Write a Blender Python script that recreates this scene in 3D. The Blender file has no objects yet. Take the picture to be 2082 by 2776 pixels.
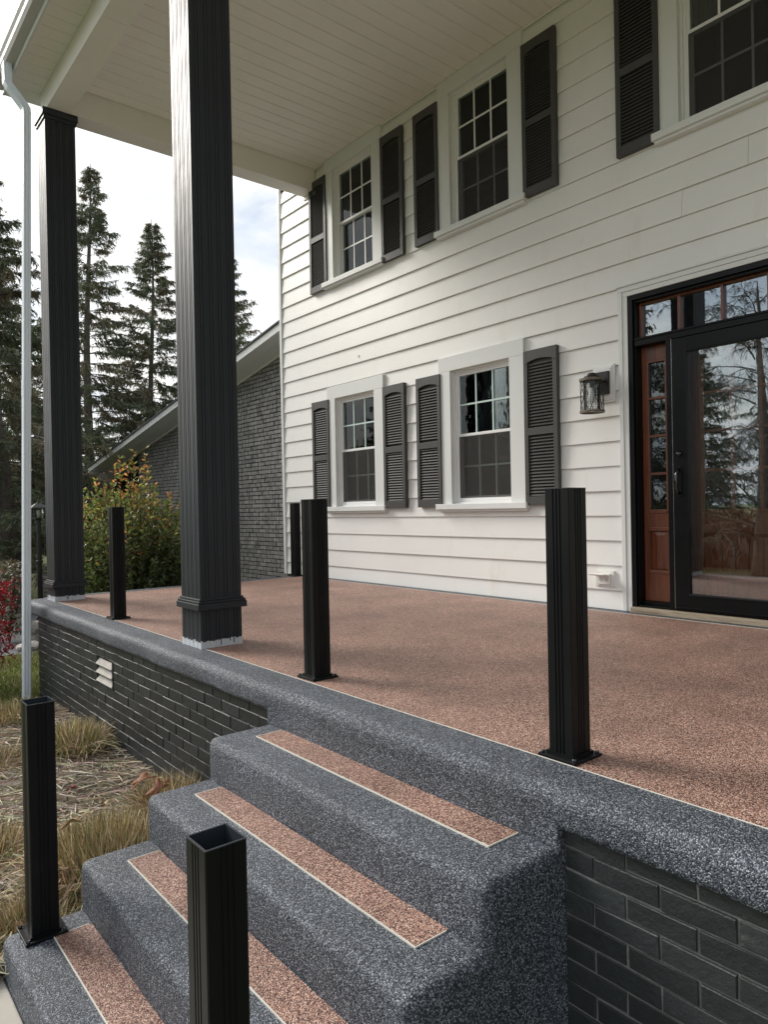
import bpy, bmesh, math, random
import numpy as np
from mathutils import Vector, Matrix

R = math.radians
random.seed(7)
rng = np.random.default_rng(7)
scene = bpy.context.scene
col = scene.collection

# ------------------------------------------------------------------ camera
CAM_H = 0.865                      # metres above the porch floor (z = 0)
cam = bpy.data.cameras.new('camera')
cam_ob = bpy.data.objects.new('camera', cam)
col.objects.link(cam_ob)
cam.sensor_fit = 'VERTICAL'
cam.sensor_height = 36.0
cam.lens = 36.0 * 1939.3 / 2776.0
cam.clip_start = 0.05
cam.clip_end = 2000
M3 = Matrix(((0.63251314, 0.77430446, -0.01948673),
             (0.00830407, 0.01837822, 0.99979662),
             (0.77450511, -0.63254632, 0.00519458)))   # rows: right, up, back
mw = M3.transposed().to_4x4()
mw.translation = Vector((0, 0, CAM_H))
cam_ob.matrix_world = mw
scene.camera = cam_ob

# ------------------------------------------------------------------ world, sun, exposure
SUN_AZ = Vector((-0.925, -0.380))
SUN_EL = R(34)
world = bpy.data.worlds.new('World')
scene.world = world
world.use_nodes = True
nt = world.node_tree
nt.nodes.clear()
def N(tree, kind, **kw):
    n = tree.nodes.new(kind)
    for k, v in kw.items():
        if k.startswith('i_'):
            n.inputs[k[2:].replace('_', ' ')].default_value = v
        elif isinstance(k, str):
            setattr(n, k, v)
    return n
L = nt.links.new
sky = N(nt, 'ShaderNodeTexSky', sky_type='NISHITA')
sky.sun_disc = False
sky.sun_elevation = SUN_EL
sky.sun_rotation = math.atan2(SUN_AZ.x, SUN_AZ.y)
sky.air_density = 1.2
sky.dust_density = 2.0
skym = N(nt, 'ShaderNodeVectorMath', operation='SCALE')
skym.inputs['Scale'].default_value = 0.10
L(sky.outputs[0], skym.inputs[0])
tc = N(nt, 'ShaderNodeTexCoord')
sep = N(nt, 'ShaderNodeSeparateXYZ'); L(tc.outputs['Generated'], sep.inputs[0])
zz = N(nt, 'ShaderNodeMath', operation='MAXIMUM'); L(sep.outputs[2], zz.inputs[0]); zz.inputs[1].default_value = 0.0
za = N(nt, 'ShaderNodeMath', operation='ADD'); L(zz.outputs[0], za.inputs[0]); za.inputs[1].default_value = 0.35
dv = N(nt, 'ShaderNodeVectorMath', operation='DIVIDE'); L(tc.outputs['Generated'], dv.inputs[0])
cb = N(nt, 'ShaderNodeCombineXYZ')
for i in range(3): L(za.outputs[0], cb.inputs[i])
L(cb.outputs[0], dv.inputs[1])
n1 = N(nt, 'ShaderNodeTexNoise'); n1.inputs['Scale'].default_value = 1.9; n1.inputs['Detail'].default_value = 7; n1.inputs['Roughness'].default_value = .55
n1.inputs['Distortion'].default_value = .5
L(dv.outputs[0], n1.inputs['Vector'])
n2 = N(nt, 'ShaderNodeTexNoise'); n2.inputs['Scale'].default_value = 4.3; n2.inputs['Detail'].default_value = 8; n2.inputs['Roughness'].default_value = .6
n2.inputs['Distortion'].default_value = .3
L(dv.outputs[0], n2.inputs['Vector'])
cr = N(nt, 'ShaderNodeValToRGB')           # cloud cover: thin gaps of blue
cr.color_ramp.elements[0].position = .36; cr.color_ramp.elements[0].color = (.25, .25, .25, 1)
cr.color_ramp.elements[1].position = .50; cr.color_ramp.elements[1].color = (1, 1, 1, 1)
L(n1.outputs[0], cr.inputs[0])
cc = N(nt, 'ShaderNodeValToRGB')           # cloud tone: grey bellies to bright veil
cc.color_ramp.elements[0].position = .30; cc.color_ramp.elements[0].color = (.60, .66, .76, 1)
cc.color_ramp.elements[1].position = .66; cc.color_ramp.elements[1].color = (.97, .965, .95, 1)
L(n2.outputs[0], cc.inputs[0])
# warm veil round the hidden sun
sd = Vector((SUN_AZ.x * math.cos(SUN_EL), SUN_AZ.y * math.cos(SUN_EL), math.sin(SUN_EL))).normalized()
dp = N(nt, 'ShaderNodeVectorMath', operation='DOT_PRODUCT'); L(tc.outputs['Generated'], dp.inputs[0]); dp.inputs[1].default_value = sd
gm = N(nt, 'ShaderNodeMapRange'); L(dp.outputs['Value'], gm.inputs[0])
gm.inputs[1].default_value = .35; gm.inputs[2].default_value = 1.0; gm.inputs[3].default_value = 0; gm.inputs[4].default_value = 1
gp = N(nt, 'ShaderNodeMath', operation='POWER'); L(gm.outputs[0], gp.inputs[0]); gp.inputs[1].default_value = 2.0
fall = N(nt, 'ShaderNodeMapRange'); L(dp.outputs['Value'], fall.inputs[0])
fall.inputs[1].default_value = -.6; fall.inputs[2].default_value = .9; fall.inputs[3].default_value = .42; fall.inputs[4].default_value = 1.0
ccf = N(nt, 'ShaderNodeVectorMath', operation='SCALE'); L(cc.outputs[0], ccf.inputs[0]); L(fall.outputs[0], ccf.inputs['Scale'])
glow = N(nt, 'ShaderNodeMixRGB', blend_type='ADD'); L(gp.outputs[0], glow.inputs[0]); L(ccf.outputs[0], glow.inputs[1]); glow.inputs[2].default_value = (.26, .22, .13, 1)
mixs = N(nt, 'ShaderNodeMixRGB'); L(cr.outputs[0], mixs.inputs[0]); L(skym.outputs[0], mixs.inputs[1]); L(glow.outputs[0], mixs.inputs[2])
bg = N(nt, 'ShaderNodeBackground'); L(mixs.outputs[0], bg.inputs[0]); bg.inputs[1].default_value = 0.80
wo = N(nt, 'ShaderNodeOutputWorld'); L(bg.outputs[0], wo.inputs[0])

sl = bpy.data.lights.new('sun', 'SUN')
sl.energy = 2.0
sl.angle = R(24)
sl.color = (1.0, .95, .88)
so = bpy.data.objects.new('sun', sl)
col.objects.link(so)
so.rotation_euler = (-sd).to_track_quat('-Z', 'Y').to_euler()
so.location = (-30, -15, 25)

scene.view_settings.view_transform = 'Standard'
scene.view_settings.look = 'None'
scene.view_settings.gamma = 1
scene.view_settings.exposure = 0.82
scene.render.engine = 'CYCLES'
scene.render.resolution_x = 769
scene.render.resolution_y = 1024

# ------------------------------------------------------------------ helpers
class MB:
    """collects boxes, prisms, tubes into one mesh"""
    def __init__(s): s.v = []; s.f = []
    def add(s, v, f):
        b = len(s.v); s.v += [tuple(p) for p in v]; s.f += [tuple(b + i for i in q) for q in f]; return s
    def box(s, x0, x1, y0, y1, z0, z1):
        x0, x1 = min(x0, x1), max(x0, x1); y0, y1 = min(y0, y1), max(y0, y1); z0, z1 = min(z0, z1), max(z0, z1)
        return s.add([(x0,y0,z0),(x1,y0,z0),(x1,y1,z0),(x0,y1,z0),(x0,y0,z1),(x1,y0,z1),(x1,y1,z1),(x0,y1,z1)],
                     [(0,3,2,1),(4,5,6,7),(0,1,5,4),(1,2,6,5),(2,3,7,6),(3,0,4,7)])
    def prism(s, poly, a0, a1, axis='x'):
        n = len(poly)
        def P(u, w, a):
            return {'x': (a, u, w), 'y': (u, a, w), 'z': (u, w, a)}[axis]
        v = [P(u, w, a0) for u, w in poly] + [P(u, w, a1) for u, w in poly]
        f = [tuple(range(n))[::-1], tuple(range(n, 2*n))] + [(i, (i+1) % n, n+(i+1) % n, n+i) for i in range(n)]
        return s.add(v, f)
    def tube(s, pts, rad, n=8, caps=True):
        pts = [Vector(p) for p in pts]
        rr = rad if isinstance(rad, (list, tuple)) else [rad]*len(pts)
        v = []; up = None
        for i, p in enumerate(pts):
            d = (pts[min(i+1, len(pts)-1)] - pts[max(i-1, 0)]).normalized()
            a = d.cross(Vector((0,0,1)) if abs(d.z) < .95 else Vector((1,0,0))).normalized()
            if up is not None:
                a = (up - d*up.dot(d)).normalized()
            up = a; b = d.cross(a)
            for k in range(n):
                t = 2*math.pi*k/n
                v.append(p + (a*math.cos(t) + b*math.sin(t))*rr[i])
        f = []
        for i in range(len(pts)-1):
            for k in range(n):
                f.append((i*n+k, i*n+(k+1) % n, (i+1)*n+(k+1) % n, (i+1)*n+k))
        if caps:
            f.append(tuple(range(n))[::-1]); f.append(tuple(range((len(pts)-1)*n, len(pts)*n)))
        return s.add(v, f)
    def lathe(s, prof, c, n=20):
        v = []; f = []
        for r, z in prof:
            for k in range(n):
                t = 2*math.pi*k/n
                v.append((c[0]+r*math.cos(t), c[1]+r*math.sin(t), c[2]+z))
        for i in range(len(prof)-1):
            for k in range(n):
                f.append((i*n+k, i*n+(k+1) % n, (i+1)*n+(k+1) % n, (i+1)*n+k))
        return s.add(v, f)
    def sweep(s, sec, pts, frames):
        """sec: list of (a,b); frames: list of (A,B) vectors per point"""
        n = len(sec); v = []; f = []
        for p, (A, B) in zip(pts, frames):
            for a, b in sec: v.append(Vector(p)+Vector(A)*a+Vector(B)*b)
        for i in range(len(pts)-1):
            for k in range(n):
                f.append((i*n+k, i*n+(k+1) % n, (i+1)*n+(k+1) % n, (i+1)*n+k))
        f.append(tuple(range(n))[::-1]); f.append(tuple(range((len(pts)-1)*n, len(pts)*n)))
        return s.add(v, f)
    def mesh(s, name, mat, fix=True, smooth=False):
        me = bpy.data.meshes.new(name)
        me.from_pydata(s.v, [], s.f)
        if fix:
            bm = bmesh.new(); bm.from_mesh(me); bmesh.ops.recalc_face_normals(bm, faces=bm.faces[:]); bm.to_mesh(me); bm.free()
        if smooth:
            me.polygons.foreach_set('use_smooth', [True]*len(me.polygons))
        if mat: me.materials.append(mat)
        return me
    def build(s, name, mat, parent=None, **kw):
        return put(name, s.mesh(name, mat, **kw), parent)

def put(name, me, parent=None, loc=None):
    o = bpy.data.objects.new(name, me)
    col.objects.link(o)
    if parent: o.parent = parent
    if loc: o.location = loc
    return o
def tag(o, label=None, cat=None, group=None, kind=None):
    if label: o['label'] = label
    if cat: o['category'] = cat
    if group: o['group'] = group
    if kind: o['kind'] = kind
    return o
def thing(name, label, cat, loc=(0,0,0), group=None):
    o = bpy.data.objects.new(name, None); col.objects.link(o); o.location = loc
    o.empty_display_size = .1
    return tag(o, label, cat, group)
def raw(name, verts, faces, mat, parent=None, cols=None, smooth=False):
    """fast mesh from numpy arrays; faces (M,3|4)"""
    verts = np.asarray(verts, dtype=np.float32); faces = np.asarray(faces, dtype=np.int32)
    me = bpy.data.meshes.new(name)
    k = faces.shape[1]
    me.vertices.add(len(verts)); me.vertices.foreach_set('co', verts.ravel())
    me.loops.add(faces.size); me.loops.foreach_set('vertex_index', faces.ravel())
    me.polygons.add(len(faces)); me.polygons.foreach_set('loop_start', np.arange(len(faces), dtype=np.int32)*k)
    me.polygons.foreach_set('loop_total', np.full(len(faces), k, dtype=np.int32))
    if smooth: me.polygons.foreach_set('use_smooth', np.ones(len(faces), dtype=bool))
    me.update(calc_edges=True)
    if cols is not None:
        a = me.color_attributes.new('tint', 'FLOAT_COLOR', 'POINT')
        c4 = np.ones((len(verts), 4), dtype=np.float32); c4[:, :3] = cols
        a.data.foreach_set('color', c4.ravel())
    me.materials.append(mat)
    return put(name, me, parent)
def bevel(o, w, seg=2, angle=40):
    m = o.modifiers.new('bevel', 'BEVEL'); m.width = w; m.segments = seg; m.limit_method = 'ANGLE'; m.angle_limit = R(angle)
    return o

# ------------------------------------------------------------------ materials
def mat(name):
    m = bpy.data.materials.new(name); m.use_nodes = True
    t = m.node_tree; b = t.nodes['Principled BSDF']
    return m, t, b
def coords(t, scale=None, obj=True):
    g = t.nodes.new('ShaderNodeNewGeometry')
    if scale is None: return g.outputs['Position']
    mp = t.nodes.new('ShaderNodeMapping'); mp.inputs['Scale'].default_value = scale
    t.links.new(g.outputs['Position'], mp.inputs[0])
    return mp.outputs[0]
def noise(t, vec, scale, detail=4, rough=.55, dist=0):
    n = t.nodes.new('ShaderNodeTexNoise'); n.inputs['Scale'].default_value = scale; n.inputs['Detail'].default_value = detail
    n.inputs['Roughness'].default_value = rough; n.inputs['Distortion'].default_value = dist
    t.links.new(vec, n.inputs['Vector']); return n.outputs[0]
def ramp(t, fac, stops):
    r = t.nodes.new('ShaderNodeValToRGB'); e = r.color_ramp.elements
    while len(e) > 1: e.remove(e[-1])
    e[0].position = stops[0][0]; e[0].color = (*stops[0][1], 1)
    for p, c in stops[1:]:
        q = e.new(p); q.color = (*c, 1)
    t.links.new(fac, r.inputs[0]); return r.outputs[0]
def bump(t, b, h, strength=.3, dist=.002):
    n = t.nodes.new('ShaderNodeBump'); n.inputs['Strength'].default_value = strength; n.inputs['Distance'].default_value = dist
    t.links.new(h, n.inputs['Height']); t.links.new(n.outputs[0], b.inputs['Normal'])
def mixc(t, fac, a, b, mode='MIX'):
    m = t.nodes.new('ShaderNodeMixRGB'); m.blend_type = mode
    for s, v in ((m.inputs[0], fac), (m.inputs[1], a), (m.inputs[2], b)):
        if isinstance(v, (int, float)): s.default_value = v
        elif isinstance(v, tuple): s.default_value = (*v, 1)
        else: t.links.new(v, s)
    return m.outputs[0]

def paint(name, c, rough=.45, var=.12, spec=.5, grain=None, big=1.3, dirt=None, metal=0):
    m, t, b = mat(name)
    p = coords(t)
    n = noise(t, p, big, 5)
    lo = tuple(x*(1-var) for x in c); hi = tuple(min(1, x*(1+var)) for x in c)
    cl = ramp(t, n, [(.3, lo), (.7, hi)])
    if dirt:
        d = noise(t, coords(t, (1, 1, .35)), 5.5, 8, .7)
        cl = mixc(t, ramp(t, d, [(.56, (0,0,0)), (.80, (1,1,1))]), cl, dirt)
    t.links.new(cl, b.inputs['Base Color'])
    rr = t.nodes.new('ShaderNodeMapRange'); t.links.new(noise(t, p, 7, 4), rr.inputs[0])
    rr.inputs[3].default_value = max(.05, rough-.1); rr.inputs[4].default_value = rough+.1
    t.links.new(rr.outputs[0], b.inputs['Roughness'])
    b.inputs['Specular IOR Level'].default_value = spec
    b.inputs['Metallic'].default_value = metal
    if grain: bump(t, b, noise(t, coords(t, grain[1]), grain[0], 3), grain[2], .001)
    return m

def pebble(name, stops, scale=185., rough=.45, blotch=.14):
    """resin bound stone carpet: every grain its own shade"""
    m, t, b = mat(name)
    p = coords(t)
    v = t.nodes.new('ShaderNodeTexVoronoi'); v.inputs['Scale'].default_value = scale; t.links.new(p, v.inputs['Vector'])
    s = t.nodes.new('ShaderNodeSeparateColor'); t.links.new(v.outputs['Color'], s.inputs[0])
    c = ramp(t, s.outputs[0], stops)
    # gaps between grains are dark resin
    g = ramp(t, v.outputs['Distance'], [(.42, (1,1,1)), (.75, (.45,.45,.45))])
    c = mixc(t, 1.0, c, g, 'MULTIPLY')
    bl = ramp(t, noise(t, p, 2.3, 5, .6), [(.3, (1-blotch,)*3), (.7, (1+blotch,)*3)])
    c = mixc(t, 1.0, c, bl, 'MULTIPLY')
    t.links.new(c, b.inputs['Base Color'])
    b.inputs['Roughness'].default_value = rough
    inv = t.nodes.new('ShaderNodeMath'); inv.operation = 'SUBTRACT'; inv.inputs[0].default_value = 1; t.links.new(v.outputs['Distance'], inv.inputs[1])
    ad = t.nodes.new('ShaderNodeMath'); ad.operation = 'MULTIPLY_ADD'; ad.inputs[1].default_value = .7
    t.links.new(s.outputs[1], ad.inputs[0]); t.links.new(inv.outputs[0], ad.inputs[2])
    bump(t, b, ad.outputs[0], .75, .0035)
    return m

def wood(name, dark, light, scale=(1, 1, 1), rough=.4, freq=9, coat=0):
    m, t, b = mat(name)
    p = coords(t, scale)
    n = noise(t, p, freq, 8, .6, .6)
    c = ramp(t, n, [(.3, dark), (.55, light), (.72, tuple((a+x)/2 for a, x in zip(dark, light)))])
    t.links.new(c, b.inputs['Base Color']); b.inputs['Roughness'].default_value = rough
    b.inputs['Coat Weight'].default_value = coat; b.inputs['Coat Roughness'].default_value = .15
    bump(t, b, n, .15, .001)
    return m

def leafmat(name, base, rough=.5, trans=.25, var=.35):
    m, t, b = mat(name)
    at = t.nodes.new('ShaderNodeAttribute'); at.attribute_name = 'tint'
    n = noise(t, coords(t), 1.7, 3)
    c = mixc(t, 1.0, at.outputs['Color'], ramp(t, n, [(.3, (1-var,)*3), (.7, (1+var,)*3)]), 'MULTIPLY')
    c = mixc(t, 1.0, c, base, 'MULTIPLY')
    t.links.new(c, b.inputs['Base Color']); b.inputs['Roughness'].default_value = rough
    if trans:
        tr = t.nodes.new('ShaderNodeBsdfTranslucent'); t.links.new(c, tr.inputs[0])
        mx = t.nodes.new('ShaderNodeMixShader'); mx.inputs[0].default_value = trans
        t.links.new(b.outputs[0], mx.inputs[1]); t.links.new(tr.outputs[0], mx.inputs[2])
        t.links.new(mx.outputs[0], t.nodes['Material Output'].inputs[0])
    return m

def glass(name, refl, tint=(.8, .86, .84), rough=.0, wav=.02, ior=1.5):
    m, t, b = mat(name)
    t.nodes.remove(b)
    gl = t.nodes.new('ShaderNodeBsdfGlossy'); gl.inputs['Roughness'].default_value = rough
    gl.inputs['Color'].default_value = (.92, .97, 1, 1)
    tr = t.nodes.new('ShaderNodeBsdfTransparent'); tr.inputs[0].default_value = (*tint, 1)
    fr = t.nodes.new('ShaderNodeFresnel'); fr.inputs[0].default_value = ior
    ad = t.nodes.new('ShaderNodeMath'); ad.operation = 'ADD'; ad.use_clamp = True; ad.inputs[1].default_value = refl
    t.links.new(fr.outputs[0], ad.inputs[0])
    mx = t.nodes.new('ShaderNodeMixShader'); t.links.new(ad.outputs[0], mx.inputs[0])
    t.links.new(tr.outputs[0], mx.inputs[1]); t.links.new(gl.outputs[0], mx.inputs[2])
    t.links.new(mx.outputs[0], t.nodes['Material Output'].inputs[0])
    nb = t.nodes.new('ShaderNodeBump'); nb.inputs['Strength'].default_value = wav; nb.inputs['Distance'].default_value = .01
    t.links.new(noise(t, coords(t, (1, 1, .6)), 9, 2), nb.inputs['Height'])
    t.links.new(nb.outputs[0], gl.inputs['Normal'])
    return m

M = {}
M['siding'] = paint('siding_paint', (.825, .825, .805), .42, .035, .4, (160, (.15, 1, 1), .05), .9, dirt=(.755, .735, .68))
M['trim'] = paint('trim_paint', (.74, .76, .75), .42, .03, .4)
M['vinyl'] = paint('white_vinyl', (.82, .82, .82), .35, .02, .5)
M['mint'] = paint('pale_grille', (.55, .70, .66), .4, .03, .5)
M['ceiling'] = paint('soffit_paint', (.84, .825, .775), .55, .03, .3, dirt=(.78, .76, .70))
M['shutter'] = paint('shutter_paint', (.062, .061, .060), .5, .12, .4)
M['column'] = paint('charcoal_column_paint', (.030, .034, .040), .42, .08, .26)
M['rail'] = paint('black_powder_coat', (.0062, .0070, .0078), .40, .12, .20, dirt=(.016, .016, .016))
M['railin'] = paint('post_inside_metal', (.03, .036, .045), .3, .1, .5)
M['primer'] = paint('white_primer', (.62, .66, .70), .5, .08, .4)
M['drip'] = paint('dark_paint_drips', (.03, .03, .033), .5, .1)
M['black'] = paint('black_frame_paint', (.0045, .0055, .0062), .32, .10, .20)
M['ironblack'] = paint('lamp_black_metal', (.02, .02, .02), .45, .15, .5)
M['bronze'] = paint('aged_wood_metal_rim', (.16, .14, .11), .5, .25, .4, big=30)
M['steel'] = paint('brushed_steel', (.55, .55, .54), .25, .08, .5, metal=1)
M['dsteel'] = paint('dark_handle_metal', (.10, .10, .11), .18, .08, .5, metal=1)
M['spout'] = paint('downspout_paint', (.78, .85, .93), .38, .04, .5, dirt=(.68, .73, .80))
M['gutter'] = paint('gutter_paint', (.55, .55, .55), .4, .06, .5)
M['stone_dark'] = pebble('dark_stone_carpet', [(.0, (.014, .018, .026)), (.38, (.042, .051, .070)), (.63, (.112, .130, .163)), (.86, (.225, .258, .305)), (1., (.46, .50, .56))], 262., .5, .22)
M['stone_red'] = pebble('red_stone_carpet', [(.0, (.065, .036, .036)), (.22, (.22, .110, .088)), (.5, (.42, .228, .172)), (.78, (.62, .375, .285)), (1., (.82, .62, .50))], 235., .5, .22)
M['trimline'] = paint('white_edge_strip', (.74, .72, .64), .4, .08, .4, big=20)
M['threshold'] = wood('weathered_board', (.20, .15, .10), (.42, .35, .26), (.7, 6, 14), .7, 5)
M['doorwood'] = wood('stained_mahogany', (.080, .022, .011), (.185, .060, .028), (7, 7, .55), .32, 4, .35)
M['doorwoodh'] = wood('stained_mahogany_rail', (.080, .022, .011), (.185, .060, .028), (.55, 7, 7), .32, 4, .35)
M['indoor'] = wood('stained_mahogany_door', (.22, .064, .030), (.45, .155, .072), (7, 7, .55), .32, 4, .35)  # same entrance wood, colour raised to offset the dim light behind the storm glass
M['indoorh'] = wood('stained_mahogany_door_rail', (.22, .064, .030), (.45, .155, .072), (.55, 7, 7), .32, 4, .35)  # rail grain of that wood, brightened in colour for the same dim light
M['postwood'] = wood('new_cedar', (.42, .19, .08), (.62, .31, .15), (6, 6, .6), .6, 4)
M['interior'] = paint('dark_room', (.012, .012, .014), .9, .1, .1)
M['curtain'] = paint('dark_curtain', (.035, .038, .055), .9, .3, .1, big=8)
M['blind'] = paint('grey_blind', (.10, .095, .09), .8, .1, .2)
M['glass_window'] = glass('window_glass', .0, (.75, .8, .78), 0, .06, 1.45)
M['glass_storm'] = glass('storm_door_glass', .18, (.93, .95, .95), 0, .006, 1.5)
M['glass_door'] = glass('door_lite_glass', .05, (.5, .56, .55), 0, .10, 1.5)
M['glass_lamp'] = glass('lamp_glass', .02, (.95, .95, .94), .02, .0)
M['bulb'] = paint('frosted_bulb', (.75, .76, .74), .3, .03, .5)
M['asphalt'] = paint('asphalt', (.13, .135, .145), .85, .2, .3, (60, (1, 1, 1), .4))
M['concrete'] = paint('concrete', (.50, .47, .42), .85, .15, .3, (90, (1, 1, 1), .35), 3, dirt=(.33, .30, .26))
M['rock'] = paint('pale_rock', (.50, .46, .42), .8, .3, .3, (14, (1, 1, 1), .6), 6)
M['slatwood'] = paint('weathered_vent_slat', (.40, .38, .35), .7, .2, .3, (30, (1, 6, 6), .5), 9)
M['roof'] = paint('asphalt_shingle', (.10, .10, .105), .9, .25, .2, (50, (1, 1, 1), .5))
M['bark'] = paint('spruce_bark', (.17, .155, .135), .9, .35, .2, (26, (1, 1, .3), .8), 9)
M['stem'] = paint('shrub_stem', (.10, .075, .055), .9, .3, .2, None, 9)
M['white_plastic'] = paint('white_plastic', (.80, .79, .76), .35, .03, .5)
M['darkhole'] = paint('dark_slot', (.02, .02, .02), .8, .1, .2)

def brickmat(name, stops, streak=None, rough=.5, chalk=0):
    m, t, b = mat(name)
    oi = t.nodes.new('ShaderNodeObjectInfo')
    p = coords(t)
    n = noise(t, p, 22, 6, .65)
    f = t.nodes.new('ShaderNodeMath'); f.operation = 'MULTIPLY_ADD'; t.links.new(oi.outputs['Random'], f.inputs[0]); f.inputs[1].default_value = .55
    h = t.nodes.new('ShaderNodeMath'); h.operation = 'MULTIPLY'; t.links.new(n, h.inputs[0]); h.inputs[1].default_value = .45
    t.links.new(h.outputs[0], f.inputs[2])
    c = ramp(t, f.outputs[0], stops)
    if streak:
        s = noise(t, coords(t, (1, 1, .12)), 55, 4, .7)
        c = mixc(t, ramp(t, s, ([(.56, (0,0,0)), (.72, (.8,.8,.8))] if chalk > .97 else [(.40, (0,0,0)), (.62, (1,1,1))])), c, streak)
    if chalk:
        s = noise(t, p, 9 if chalk < .9 else 5, 8, .75)
        c = mixc(t, ramp(t, s, [(.60, (0,0,0)), (.80, (chalk,)*3)] if chalk < .9 else [(.50, (0,0,0)), (.68, (1,1,1))]), c, (.30, .31, .30))
    t.links.new(c, b.inputs['Base Color']); b.inputs['Roughness'].default_value = rough
    bump(t, b, noise(t, p, 38, 8, .72), .8, .007)
    return m
M['brick'] = brickmat('painted_charcoal_brick', [(.1, (.019, .0225, .0245)), (.6, (.030, .0345, .037)), (1, (.046, .052, .055))], None, .38, .28)
M['mortar'] = brickmat('painted_mortar', [(.0, (.018, .020, .020)), (1, (.050, .054, .052))], None, .7, 1.0)
M['mortar_chalky'] = brickmat('chalky_mortar', [(.0, (.06, .063, .062)), (.5, (.16, .165, .16)), (1, (.34, .345, .33))], None, .8, .95)
M['wbrick'] = brickmat('weathered_grey_brick', [(.08, (.018, .018, .019)), (.35, (.075, .075, .075)), (.72, (.18, .178, .172)), (1, (.44, .43, .41))], (.40, .39, .37), .42, .4)
M['wmortar'] = brickmat('dark_mortar', [(.0, (.006, .006, .007)), (1., (.02, .02, .021))], None, .9)

m, t, b = mat('lawn_soil')
p = coords(t)
c = ramp(t, noise(t, p, .35, 6, .6), [(.32, (.15, .17, .065)), (.5, (.20, .23, .085)), (.68, (.28, .26, .14))])
c = mixc(t, ramp(t, noise(t, p, 28, 4, .7), [(.4, (.55,)*3), (.65, (1.15,)*3)]), (0, 0, 0), c, 'MIX')
t.links.new(c, b.inputs['Base Color']); b.inputs['Roughness'].default_value = .95
bump(t, b, noise(t, p, 40, 5), .8, .02)
M['lawn'] = m
m, t, b = mat('bark_mulch_soil')
p = coords(t)
c = ramp(t, noise(t, p, 30, 8, .7), [(.3, (.025, .018, .014)), (.5, (.085, .062, .045)), (.62, (.20, .16, .11)), (.75, (.34, .28, .20))])
t.links.new(c, b.inputs['Base Color']); b.inputs['Roughness'].default_value = .95
bump(t, b, noise(t, p, 45, 6), 1.0, .02)
M['mulch'] = m
M['needle'] = leafmat('spruce_needles', (1, 1, 1), .6, .28, .3)
M['leaf'] = leafmat('shrub_leaves', (1, 1, 1), .32, .38, .25)
M['redleaf'] = leafmat('red_maple_leaves', (1, 1, 1), .5, .3, .25)
M['straw'] = leafmat('dry_straw', (1, 1, 1), .7, .15, .2)
M['turf'] = leafmat('turf_blades', (1, 1, 1), .6, .3, .25)
M['woods'] = leafmat('far_woodland', (1, 1, 1), .8, .15, .3)

# ------------------------------------------------------------------ key dimensions (metres)
WY = 5.15           # house wall plane
CORNER = -8.43      # house corner
EAST = 3.2          # porch and house run on to the right, out of view
CEIL = 5.17
GZ = -0.95          # ground

# ================================================================== GROUND
g = MB().add([(-400, -400, GZ), (400, -400, GZ), (400, 400, GZ), (-400, 400, GZ)], [(0, 1, 2, 3)])
tag(g.build('ground', M['lawn'], fix=False), kind='structure')
# planting bed along the porch
bv = []; bf = []
nx, ny = 70, 26
for i in range(nx):
    for j in range(ny):
        u = i/(nx-1); v = j/(ny-1)
        x = -7.3 + u*4.25; y0 = .30 + .25*math.sin(u*5) * .35 - .25*(1-u); y = y0 + v*(1.84-y0)
        edge = min(u, 1-u*.6, v*1.2 + .02)*8
        bv.append((x, y, GZ + .006 + .05*min(1, edge) + .022*math.sin(x*7+y*3)*math.sin(y*9+x*2)*min(1, edge)))
for i in range(nx-1):
    for j in range(ny-1):
        bf.append((i*ny+j, (i+1)*ny+j, (i+1)*ny+j+1, i*ny+j+1))
tag(raw('planting_bed', bv, bf, M['mulch'], smooth=True), kind='structure')
# concrete walk at the foot of the steps
w = MB()
for i in range(4):
    w.box(-3.30+i*1.22, -3.30+(i+1)*1.22-.012, -1.2, .574, GZ-.05, GZ+.035)
tag(bevel(w.build('walkway', M['concrete']), .006), kind='structure')
# asphalt drive beyond the porch
w = MB().add([(-16.5, -20, GZ+.006), (-10.3, -20, GZ+.006), (-10.3, 1.9, GZ+.006), (-10.0, 2.6, GZ+.006), (-11.8, 4.9, GZ+.006), (-16.5, 4.6, GZ+.006)], [(0, 1, 2, 3, 4, 5)])
tag(w.build('driveway', M['asphalt'], fix=False), kind='structure')

# ================================================================== BRICK BUILDER
def brick_mesh(name, L_, H_, D_, m, jit=.0015, seed=0):
    r = random.Random(seed)
    c = .0026
    def q(x, y, z): return (x+r.uniform(-jit, jit), y+r.uniform(-jit, jit), z+r.uniform(-jit, jit))
    v = [q(0, D_, 0), q(L_, D_, 0), q(L_, D_, H_), q(0, D_, H_),
         q(0, c, 0), q(L_, c, 0), q(L_, c, H_), q(0, c, H_),
         q(c, 0, c), q(L_-c, 0, c), q(L_-c, 0, H_-c), q(c, 0, H_-c)]
    f = [(0,1,5,4),(1,2,6,5),(2,3,7,6),(3,0,4,7),(4,5,9,8),(5,6,10,9),(6,7,11,10),(7,4,8,11),(8,9,10,11),(3,2,1,0)]
    me = bpy.data.meshes.new(name); me.from_pydata(v, [], f); me.materials.append(m); return me
CAMV = Vector((0, 0, CAM_H))
def in_view(p, margin=.06):
    d = M3 @ (Vector(p)-CAMV)
    if d.z > -.2: return False
    x = d.x/-d.z*1939.3/2082; y = d.y/-d.z*1939.3/2776
    return abs(x) < .5+margin and abs(y) < .5+margin
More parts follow.
